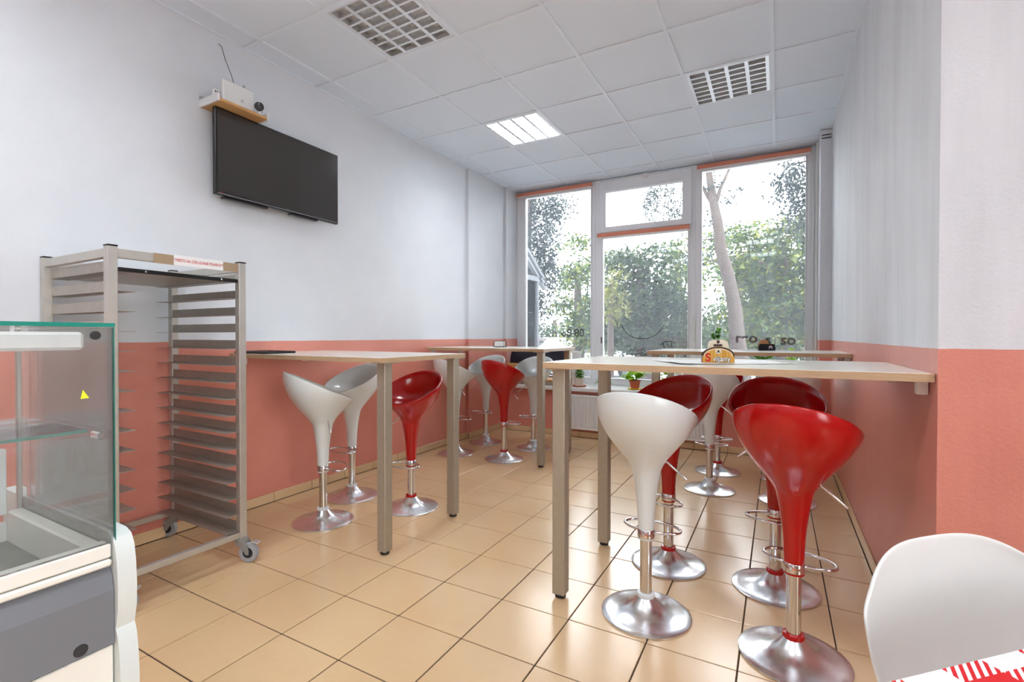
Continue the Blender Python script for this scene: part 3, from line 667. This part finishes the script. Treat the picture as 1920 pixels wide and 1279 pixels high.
for j in range(9):
    v = j/8-.5; rows.append([(u*.50/12, v*.36, .0015+.004*max(0, math.sin(u*.9+j*.5))*(abs(u)/6)**2) for u in range(-6, 7)])
b.grid(rows); n0 = len(b.v); b.v += [(x, y, z-.0012) for x, y, z in b.v]; b.f += [tuple(q+n0 for q in reversed(f)) for f in b.f[:]]
tag(part('newspaper', b, M_news, None, 60, (-.24, 2.40, T+.0002), R(32)), 'folded pale newspaper sheet under the wooden beer-mat holder', 'newspaper')
tag(part('place_mat', B().cbox(-.21, .21, -.14, .14, 0, .002, .0008), mat('dark_place_mat', (62, 62, 66), .5), None, None, (-.08, 4.56, T), R(20)), 'dark place mat under the small beer-mat holder', 'place mat')
t = thing('napkin_holder', 'small black wire napkin holder on the far left table', 'napkin holder', (-2.58, 4.42, T))
for yy in (-.025, .025): part('wire_hoop', B().tube([(-.065, yy, 0), (-.065, yy, .055), (-.045, yy, .065), (.045, yy, .065), (.065, yy, .055), (.065, yy, 0)], .003, 6), M_black, t)
part('wire_base', B().tube([(-.065, -.025, .003), (.065, -.025, .003), (.065, .025, .003), (-.065, .025, .003)], .003, 6, True), M_black, t)
tag(part('napkins', B().cbox(-.055, .055, -.018, .018, .006, .06, .004), M_paper, None, None, (-2.58, 4.42, T)), 'white paper napkins standing in the wire holder', 'napkins')
b = B().cbox(-.13, .13, -.1, .1, 0, .0016, .0006); tag(part('paper_sheet', b, M_news, None, None, (-2.66, 4.2, T), R(25)), 'loose paper sheet on the far left table', 'paper')

# ------------------------------------------------------------------ window sill: stand, bag, plants
S = .596
t = thing('wooden_stand', 'small raw wooden stand on the left of the window sill', 'stand', (-2.70, 5.66, S))
part('top_board', B().cbox(-.42, .42, -.17, .17, .235, .262, .003), M_stand, t)
part('shelf_board', B().cbox(-.40, .40, -.15, .15, .05, .07, .003), M_stand, t)
for sx in (-1, 1): part('side_board', B().cbox(sx*.40-.012, sx*.40+.012, -.16, .16, 0, .235, .003), M_stand, t)
part('rail', B().cbox(-.39, .39, -.165, -.145, .17, .235, .003), M_stand, t)
b = B(); rows = []
for j in range(7):
    z = j/6; s = 1-.06*z*z; rows.append([(.41*s*math.copysign(abs(math.cos(a))**.35, math.cos(a)), .13*s*math.copysign(abs(math.sin(a))**.5, math.sin(a))+.006*math.sin(5*a+3*z), .19*z) for a in [2*math.pi*k/40 for k in range(41)]])
b.grid(rows); b.f.append(tuple(6*41+k for k in range(40))); b.f.append(tuple(k for k in reversed(range(40))))
t2 = thing('navy_bag', 'dark navy cloth-covered box lying on the wooden stand', 'bag', (-2.70, 5.66, S+.2625)); part('cover', b, M_navy, t2, 50)
part('strap', B().tube([(-.2, -.10, .185), (-.15, -.11, .2), (.0, -.112, .202), (.15, -.11, .2), (.2, -.10, .185)], .008, 6), M_black, t2)
tag(part('white_carton', B().cbox(-.04, .04, -.06, .06, 0, .42, .003), M_paper, None, None, (-2.22, 5.72, S)), 'upright white carton beside the navy bag on the sill', 'carton')
def leaf(b, p, d, L, Wd, droop=.3, seg=4, upv=Vector((0, 0, 1))):
    d = Vector(d).normalized(); side = d.cross(upv)
    if side.length < .05: side = Vector((1, 0, 0))
    side.normalize(); nrm = side.cross(d); P = []
    for i in range(seg+1):
        t_ = i/seg; w = Wd*math.sin(math.pi*min(.98, .12+.88*t_))**.8*.5; c = Vector(p)+d*L*t_-Vector((0, 0, 1))*droop*L*t_*t_
        P.append([c-side*w, c+nrm*w*.15, c+side*w])
    b.grid(P)
def pot_plant(name, label, loc, pr, ph, mpot, saucer, leafm, n, L, Wd, spread, stems=True, kind='tuft', hgt=.1):
    t = thing(name, label, 'plant', loc, 0, 'potted plants on the window sill')
    part('pot', B().lathe([(pr*.72, .008), (pr*.95, ph*.82), (pr*1.04, ph*.83), (pr*1.05, ph), (pr*.94, ph), (pr*.9, ph*.86)], 28), mpot, t, 40)
    part('soil', B().lathe([(pr*.9, ph*.84), (pr*.4, ph*.88)], 20), M_soil, t)
    if saucer: part('saucer', B().lathe([(pr*.9, 0), (pr*1.2, .004), (pr*1.28, .016), (pr*1.2, .016), (pr*.8, .007)], 28), saucer, t, 40)
    b = B(); sb = B(); rnd = random.Random(hash(label) % 1000 if False else len(label))
    for k in range(n):
        a = rnd.uniform(0, 2*math.pi); e = rnd.uniform(.3, 1.3)
        if kind == 'tuft':
            q = Vector((math.cos(a)*spread*rnd.random()*.6, math.sin(a)*spread*rnd.random()*.6, ph+rnd.random()*hgt)); sb.tube([(q.x*.2, q.y*.2, ph*.85), tuple(q)], .0018, 4)
            leaf(b, q, (math.cos(a)*math.cos(e), math.sin(a)*math.cos(e), math.sin(e)), L*rnd.uniform(.7, 1.2), Wd*rnd.uniform(.8, 1.2), .5)
        else:
            leaf(b, (math.cos(a)*pr*.3, math.sin(a)*pr*.3, ph*.86), (math.cos(a)*math.cos(e), math.sin(a)*math.cos(e), math.sin(e)*1.2), L*rnd.uniform(.7, 1.15), Wd, .7)
    f = part('leaves', b, leafm, t, 80); f['kind'] = 'stuff'
    if sb.v: part('stems', sb, M_lf_house, t)
    return t
pot_plant('potted_plant', 'bushy green plant in a cream pot with terracotta saucer on the sill', (-2.125, 5.56, S), .068, .115, M_potw, M_terra, M_lf_house, 60, .06, .035, .11, hgt=.11)
pot_plant('potted_plant', 'spider plant hidden behind the table leg on the sill', (-1.83, 5.60, S), .05, .09, M_terra, M_terra, M_lf_house, 30, .15, .014, .1, kind='grass')
pot_plant('potted_plant', 'lime green leafy plant in a terracotta pot on a yellow saucer', (-1.455, 5.60, S), .064, .105, M_terra, M_yellow, M_lf_lime, 34, .13, .085, .17, hgt=.09)
pot_plant('potted_plant', 'green plant in a terracotta pot behind the table leg and dark red stool', (-1.09, 5.62, S), .07, .12, M_terra, M_terra, M_lf_lime, 30, .12, .07, .14, hgt=.14)
pot_plant('potted_plant', 'tall climbing green plant behind the wooden beer-mat holder', (-.58, 5.64, S), .075, .13, M_terra, M_terra, M_lf_house, 70, .07, .05, .10, hgt=.55)
pot_plant('potted_plant', 'spreading low green plant on the sill behind the dark beer-mat holder', (-.12, 5.64, S), .08, .14, M_potw, None, M_lf_house, 90, .08, .055, .22, hgt=.36)
pot_plant('potted_plant', 'light green plant at the right end of the window sill', (.12, 5.66, S), .07, .12, M_potw, None, M_lf_lime, 40, .08, .05, .14, hgt=.34)

# ------------------------------------------------------------------ white shell chair and gingham table (front right)
ex, ey = Vector((.72, .694)).normalized(), None
lat = Vector((ex.x, ex.y, 0)); fac = Vector((lat.y, -lat.x, 0))       # facing toward the camera-side table
rz = math.atan2(-fac.x, fac.y)                                      # local +Y = facing, local +X = right of the sitter
t = thing('shell_chair', 'white moulded plastic chair at the checked table', 'chair', (.282+fac.x*.22, 1.225+fac.y*.22, 0), rz)
def shell_pt(u, v):      # u -1..1 lateral, v 0 seat front .. 1 back top
    if v < .5:
        q = v/.5; y = .20-.36*q; z = .445-.02*math.sin(q*math.pi)+.0*q; w = .208+.004*q; lift = .05*abs(u)**2.6
        if q > .75: z += .02*((q-.75)/.25)**2
        return Vector((u*w, y, z+lift))
    q = (v-.5)/.5; e = max(0, (q-.66)/.34)
    y = -.16-.055*math.sin(min(1, q*1.6)*math.pi/2)-.025*q; z = .465+.355*q
    w = (.212+.034*math.sin(min(1, q/.85)*math.pi/2))*(1-.13*e**2.4)
    return Vector((u*w, y+.07*abs(u)**2.6*(1-.3*q), z-.055*abs(u)**3.2*e*e*(3-2*e)))
nu, nv = 20, 36
top = [[shell_pt(-1+2*i/nu, j/nv) for i in range(nu+1)] for j in range(nv+1)]
b = B(); b.grid(top)
bmx = bmesh.new(); me = bpy.data.meshes.new('shell'); me.from_pydata(b.v, [], b.f); me.materials.append(mat('white_shell_plastic', (222, 222, 219), .5, var=.02, vscale=8)); 
for p in me.polygons: p.use_smooth = True
sh_ = link('shell', me, t); md = sh_.modifiers.new('thick', 'SOLIDIFY'); md.thickness = .007; md.offset = 0; md2 = sh_.modifiers.new('sub', 'SUBSURF'); md2.levels = 1; md2.render_levels = 2
for sx in (-1, 1):
    for sy in (-1, 1): part('leg', B().tube([(sx*.10, sy*.10-.02, .42), (sx*.21, sy*.20-.02, .0)], [.016, .011], 10), M_oak, t, 60)
part('under_frame', B().tube([(-.12, -.13, .405), (.12, .09, .405)], .007, 6).tube([(.12, -.13, .405), (-.12, .09, .405)], .007, 6), M_black, t)
nrm = Vector((-lat.y, lat.x, 0)); c0 = Vector((.143, .823, 0))-lat*.10; tc = c0+lat*.42-nrm*.42
t = thing('dining_table', 'square table under the red checked cloth', 'table', (tc.x, tc.y, 0), math.atan2(lat.y, lat.x))
part('tabletop', B().cbox(-.41, .41, -.41, .41, .72, .745, .003), M_top, t)
for sx in (-1, 1):
    for sy in (-1, 1): part('leg', B().cbox(sx*.36-.025, sx*.36+.025, sy*.36-.025, sy*.36+.025, 0, .72, .003), M_leg, t)
k = N('red_gingham'); sp = k.t.nodes.new('ShaderNodeSeparateXYZ'); k.l(k.coord('Object'), sp.inputs[0]); SQ = .0765
def band(o): return k.math('LESS_THAN', k.math('FRACT', k.math('ADD', k.math('DIVIDE', o, 2*SQ), 10.0)), .5)
a, c = band(k.math('ADD', sp.outputs[0], .237)), band(k.math('ADD', sp.outputs[1], -.392+SQ)); both = k.math('MULTIPLY', a, c); anyb = k.math('MAXIMUM', a, c)
stripe = k.math('LESS_THAN', k.math('FRACT', k.math('DIVIDE', k.math('ADD', sp.outputs[0], k.math('MULTIPLY', sp.outputs[1], -1.1)), .0155)), .5)
f = k.math('MAXIMUM', both, k.math('MULTIPLY', anyb, stripe)); k.l(k.mix(f, lin((226, 226, 229)), lin((206, 4, 18))), k.b.inputs['Base Color']); k.b.inputs['Roughness'].default_value = .6
b = B().cbox(-.42, .42, -.42, .42, .7455, .7485, .001)
for s in (-1, 1): b.box(-.42, .42, s*.4185-.001, s*.4185+.001, .60, .748).box(s*.4185-.001, s*.4185+.001, -.42, .42, .60, .748)
tag(part('tablecloth', b, k.m, None, None, (tc.x, tc.y, 0), math.atan2(lat.y, lat.x)), 'red and white checked tablecloth at the bottom right corner', 'tablecloth')

# ------------------------------------------------------------------ outside
struct('ground', B().box(-60, 60, 6.1, 90, -.55, -.35).box(XB+.2, 60, -40, 6.1, -.55, -.35), mat('wet_asphalt', (160, 162, 165), .7, var=.15, vscale=.6), label='grey car park outside the window')
struct('facade_wall', B().box(XL-3, XL-.15, 5.9, 6.1, -.4, 4.5).box(XR+.2, XR+3, 5.9, 6.1, -.4, 4.5).box(XL-3, XR+3, 5.93, 6.1, -.4, .56).box(XL-3, XR+3, 5.99, 6.1, ZC, 4.5), mat('facade_render', (206, 204, 198), .9), label='outer wall around the shop window')
M_alu = mat('grey_aluminium', (104, 108, 114), .5, .3)
t = thing('glass_porch', 'grey metal and glass porch outside the left window pane', 'porch', (-3.27, 6.13, 0))
part('post', B().box(-.03, .03, .56, .62, -.35, 2.05), M_alu, t); part('post', B().box(-.03, .03, .1, .15, -.35, 2.05), M_alu, t)
part('eaves_beam', B().box(-.03, .03, .0, .85, 2.05, 2.12), M_alu, t)
for z0, th in ((2.62, .06), (2.50, .05)): part('rafter', B().prism([(0, z0), (0, z0+th), (.86, z0+th-.56), (.86, z0-.56)], 'x', -.03, .03), M_alu, t)
part('side_pane', B().box(-.003, .003, .15, .56, -.3, 2.05), M_cglass, t)
part('roof_pane', B().prism([(0, 2.575), (0, 2.585), (.86, 2.025), (.86, 2.015)], 'x', -1.2, -.03), M_cglass, t)

def crown(cl, leaves, L, seed, droop=.0, aspect=.45):
    rnd = random.Random(seed); b = B()
    for (cx, cy, cz, rx, ry, rz_, n) in cl:
        subs = []
        for k in range(max(6, n//(4 if droop > .5 else 11))):
            while True:
                p = Vector((rnd.uniform(-1, 1), rnd.uniform(-1, 1), rnd.uniform(-1, 1)))
                if p.length < 1 and (p.length > .4 or rnd.random() < .3): break
            subs.append(p*.92)
        for k in range(n):
            p = subs[k % len(subs)]+Vector((rnd.gauss(0, .15), rnd.gauss(0, .15), rnd.gauss(0, .10)))
            c = Vector((cx+p.x*rx, cy+p.y*ry, cz+p.z*rz_)); a = rnd.uniform(0, 6.283)
            sd = Vector((math.cos(a), math.sin(a), rnd.uniform(-.6, .3)-droop)).normalized()
            for j in range(leaves):
                q = c+sd*L*1.1*j/2+Vector((rnd.gauss(0, L*.5), rnd.gauss(0, L*.5), rnd.gauss(0, L*.4)-droop*L*j*.5))
                d = Vector((rnd.gauss(0, 1), rnd.gauss(0, 1), rnd.gauss(-.3-droop, .6))).normalized(); s = d.cross(Vector((rnd.gauss(0, 1), rnd.gauss(0, 1), rnd.gauss(0, 1)))).normalized()*L*aspect*.5
                l = L*rnd.uniform(.6, 1.2); b.quad(tuple(q), tuple(q+d*l*.5+s), tuple(q+d*l), tuple(q+d*l*.5-s))
    return b
def at(u, v, Y): d = f2+r3*((u-960)/906.57)+u3*((639.5-v)/906.57); return Vector((0, 0, EYE))+d*(Y/d.y)
def tree(label, cat_group, base, trunk, tr, clus, leaves, L, seed, m, branches=(), droop=0.):
    t = thing('tree', label, 'tree', (base[0], base[1], -.35), 0, cat_group); off = Vector((base[0], base[1], -.35))
    part('trunk', B().tube([Vector(p)-off for p in trunk], tr, 10), M_bark, t, 70)
    for br in branches: part('branch', B().tube([Vector(p)-off for p in br[0]], br[1], 6), M_bark, t, 70)
    f = part('foliage', crown([(c[0]-off.x, c[1]-off.y, c[2]-off.z)+tuple(c[3:]) for c in clus], leaves, L, seed, droop), m, t); f['kind'] = 'stuff'
    return t
def cl(u, v, Y, ru, rv, n, dep=.7):      # cluster given by where it stands (distance Y) with its radius turned into metres
    p = at(u, v, Y); k = Y/906.57/.876; return (p.x, p.y, p.z, ru*k*1.1, ru*k*dep, rv*k, n)
GRP = 'trees outside the window'
# slender trunk in the right pane
Y = 10.5; tp = [at(1392, 700, Y), at(1383, 640, Y), at(1378, 580, Y), at(1366, 520, Y), at(1352, 470, Y), at(1346, 420, Y), at(1338, 380, Y), at(1330, 330, Y), at(1322, 270, Y)]
brs = [([at(1340, 390, Y), at(1350, 355, Y), at(1366, 320, Y+.2), at(1376, 280, Y+.3)], [.05, .04, .03, .015]), ([at(1338, 385, Y), at(1325, 365, Y), at(1312, 340, Y), at(1300, 325, Y)], [.05, .04, .03, .02]),
       ([at(1350, 495, Y), at(1335, 488, Y), at(1322, 492, Y)], [.025, .018, .01]), ([at(1353, 500, Y), at(1366, 490, Y), at(1375, 485, Y)], [.025, .018, .01]), ([at(1345, 448, Y), at(1325, 449, Y), at(1312, 450, Y)], [.02, .014, .008])]
b0 = tp[0]
tree('slender bare-stemmed tree leaning across the right window pane', GRP, (b0.x, b0.y), [(b0.x+.05, b0.y, -.35)]+tp, [.17, .16, .145, .13, .12, .11, .1, .085, .065, .05], [cl(1325, 320, Y, 25, 35, 22), cl(1345, 360, Y, 35, 30, 14), cl(1318, 480, Y, 14, 26, 12), cl(1330, 410, Y, 20, 20, 8)], 4, .11, 3, M_lf_bi, brs)
# acacia right
Y = 12.5; p = at(1470, 640, Y)
tree('large yellow-green acacia filling the right window pane', GRP, (p.x, Y), [(p.x, Y, -.35), at(1468, 600, Y), at(1455, 530, Y), at(1440, 470, Y)], [.2, .17, .12, .06],
     [cl(1480, 470, Y, 60, 45, 260), cl(1430, 500, Y, 55, 60, 260), cl(1490, 560, Y, 60, 60, 300), cl(1420, 580, Y, 60, 50, 300), cl(1400, 460, Y, 30, 30, 80), cl(1450, 630, Y, 80, 40, 300), cl(1510, 420, Y, 40, 40, 120), cl(1560, 520, Y, 60, 110, 250)], 7, .15, 4, M_lf_ac,
     [([at(1455, 530, Y), at(1440, 500, Y-.5), at(1425, 490, Y-.8)], [.07, .05, .03]), ([at(1455, 540, Y), at(1475, 500, Y-.5), at(1470, 470, Y-.5)], [.07, .05, .03])], .2)
Y = 18; p = at(1385, 640, Y)
tree('hazy acacia crown behind the slender trunk', GRP, (p.x, Y), [(p.x, Y, -.35), at(1385, 600, Y), at(1390, 480, Y)], [.2, .16, .08], [cl(1395, 440, Y, 40, 30, 100), cl(1360, 470, Y, 40, 22, 80), cl(1330, 455, Y, 20, 18, 30), cl(1400, 500, Y, 50, 35, 160)], 7, .16, 5, M_lf_ac, (), .2)
# middle bush mass
Y = 10.6; p = at(1210, 640, Y)
tree('dense green tree filling the middle window pane', GRP, (p.x, Y), [(p.x, Y, -.35), at(1208, 600, Y), at(1200, 500, Y)], [.2, .16, .07],
     [cl(1210, 560, Y, 65, 60, 420), cl(1160, 520, Y, 40, 55, 220), cl(1250, 580, Y, 50, 50, 300), cl(1180, 620, Y, 65, 40, 320), cl(1260, 640, Y, 60, 40, 300), cl(1200, 480, Y, 50, 28, 130), cl(1150, 590, Y, 32, 50, 200)], 6, .13, 6, M_lf_bush, (), .1)
Y = 9.5; p = at(1145, 640, Y)
tree('yellowing young tree at the left of the middle pane', GRP, (p.x, Y), [(p.x, Y, -.35), at(1145, 600, Y), at(1148, 520, Y)], [.08, .06, .03], [cl(1148, 580, Y, 16, 45, 60), cl(1152, 530, Y, 14, 30, 24)], 6, .11, 8, leaf_mat('yellow_leaf', [(92, 98, 44), (120, 120, 56), (80, 94, 46)]), (), .3)
Y = 15; p = at(1275, 640, Y)
tree('hazy acacia in the upper right of the middle pane', GRP, (p.x, Y), [(p.x, Y, -.35), at(1275, 600, Y), at(1270, 470, Y)], [.2, .15, .07], [cl(1262, 460, Y, 30, 16, 40), cl(1280, 500, Y, 26, 30, 70), cl(1250, 510, Y, 30, 26, 60), cl(1170, 470, Y, 40, 22, 70)], 7, .17, 9, M_lf_ac, (), .25)
# left pane
Y = 13.5; p = at(1085, 640, Y)
tree('feathery acacia in the right half of the left pane', GRP, (p.x, Y), [(p.x, Y, -.35), at(1085, 600, Y), at(1082, 500, Y)], [.2, .15, .07], [cl(1085, 450, Y, 30, 14, 40), cl(1095, 500, Y, 26, 28, 90), cl(1080, 560, Y, 34, 30, 150), cl(1070, 510, Y, 20, 20, 50), cl(1090, 610, Y, 40, 34, 220)], 7, .16, 10, M_lf_ac, (), .25)
Y = 10; p = at(975, 640, Y)
tree('weeping birch hanging down the left edge of the left pane', GRP, (p.x, Y), [(p.x, Y, -.35), at(985, 560, Y), at(990, 420, Y), at(1000, 320, Y)], [.16, .13, .09, .05],
     [cl(1000, 390, Y, 26, 45, 200), cl(1030, 400, Y, 18, 60, 220), cl(1005, 470, Y, 24, 50, 240), cl(1030, 500, Y, 16, 50, 140), cl(1000, 560, Y, 20, 50, 180), cl(1050, 365, Y, 26, 16, 50), cl(990, 620, Y, 26, 30, 120)], 6, .09, 11, M_lf_bi, (), .9)
Y = 8.2; p = at(1560, 640, Y)
tree('birch twigs hanging into the upper right corner of the right pane', GRP, (p.x, Y), [(p.x, Y, -.35), (p.x, Y, 2), at(1560, 330, Y), at(1530, 240, Y)], [.14, .12, .09, .06],
     [cl(1490, 330, Y, 26, 40, 90), cl(1505, 385, Y, 16, 25, 50), cl(1465, 320, Y, 16, 18, 24), cl(1520, 300, Y, 30, 30, 60)], 6, .08, 12, M_lf_bi, [([at(1560, 330, Y), at(1520, 300, Y), at(1480, 310, Y)], [.03, .02, .008])]+[([at(u, 300, Y), at(u-4, 335, Y), at(u-2, 375+q*9 % 25, Y)], [.006, .005, .003]) for q, u in enumerate((1462, 1478, 1492, 1504, 1516))], .9)
Y = 8.6; p = at(1292, 640, Y)
tp = [at(1294, 640, Y), at(1302, 500, Y), at(1300, 400, Y), at(1290, 300, Y)]
tree('thin birch twigs hanging behind the fanlight', GRP, (p.x, Y), [(p.x, Y, -.35)]+tp, [.045, .04, .035, .03, .02], [cl(1262, 370, Y, 16, 34, 70), cl(1222, 375, Y, 14, 30, 70), cl(1240, 345, Y, 26, 14, 60), cl(1278, 400, Y, 10, 18, 24)], 5, .06, 13, M_lf_bi, [([at(1296, 330, Y), at(1250, 322, Y), at(1215, 330, Y)], [.015, .01, .006])]+[([at(u, 326, Y), at(u-3, 355, Y), at(u-6+q % 3*4, 385+q*7 % 30, Y)], [.006, .005, .003]) for q, u in enumerate((1212, 1222, 1236, 1250, 1262, 1272, 1282))], 1.)
# background row
for q, (u, Y, h, s) in enumerate([(945, 29, 560, 46), (1040, 41, 610, 40), (1110, 33, 585, 42), (1180, 26, 560, 46), (1250, 41, 565, 42), (1320, 33, 600, 42), (1390, 26, 575, 44), (1460, 41, 560, 42), (1540, 33, 550, 46)]):
    p = at(u, 640, Y)
    tree(['far tree at the left edge behind the porch', 'low far tree behind the parked cars', 'far tree beside the left mullion', 'far tree behind the dense middle tree, left', 'far tree behind the dense middle tree, right', 'low far tree left of the slender trunk', 'far tree right of the slender trunk', 'far tree behind the large acacia', 'far tree at the right edge of the window'][q], 'background trees', (p.x, Y), [(p.x, Y, -.35), at(u, 600, Y)], [.3, .2],
         [cl(u, h+20, Y, s, 28, 130, .5), cl(u-8, h+60, Y, s, 30, 160, .5), cl(u+8, 650, Y, s, 26, 130, .5)], 6, .42, 20+q, M_lf_bush, (), .1)

# parked cars
def car(label, loc, rz, m):
    t = thing('car', label, 'car', loc, rz, 'parked cars')
    pr = [(-2.1, .3), (2.1, .3), (2.12, .62), (1.95, .82), (1.1, .95), (-1.95, .98), (-2.12, .7)]
    part('body', B().prism(pr, 'y', -.85, .85), m, t)
    part('cabin', B().prism([(1.05, .95), (.35, 1.42), (-1.2, 1.45), (-1.85, .98)], 'y', -.76, .76), M_screen, t)
    part('roof', B().cbox(-1.2, .35, -.76, .76, 1.42, 1.47, .02), m, t)
    wh = B().lathe([(.2, -.1), (.31, -.1), (.31, .1), (.2, .1)], 20).xf(Matrix.Rotation(R(90), 4, 'X')).mesh('wheel', M_dark)
    for x in (-1.3, 1.3):
        for y in (-.8, .8): link('wheel', wh, t, (x, y, .31))
M_carw = mat('white_car_paint', (236, 237, 238), .2, coat=.5); M_carg = mat('silver_car_paint', (150, 156, 162), .3, .4, coat=.5)
p = at(1030, 650, 24); car('white car parked beyond the left window pane', (p.x, 24, -.35), R(8), M_carw)
p = at(1085, 650, 21); car('white car parked beside the left mullion', (p.x, 21, -.35), R(60), M_carw)
p = at(1100, 680, 17); car('silver car parked closest to the left window pane', (p.x, 17, -.35), R(75), M_carg)
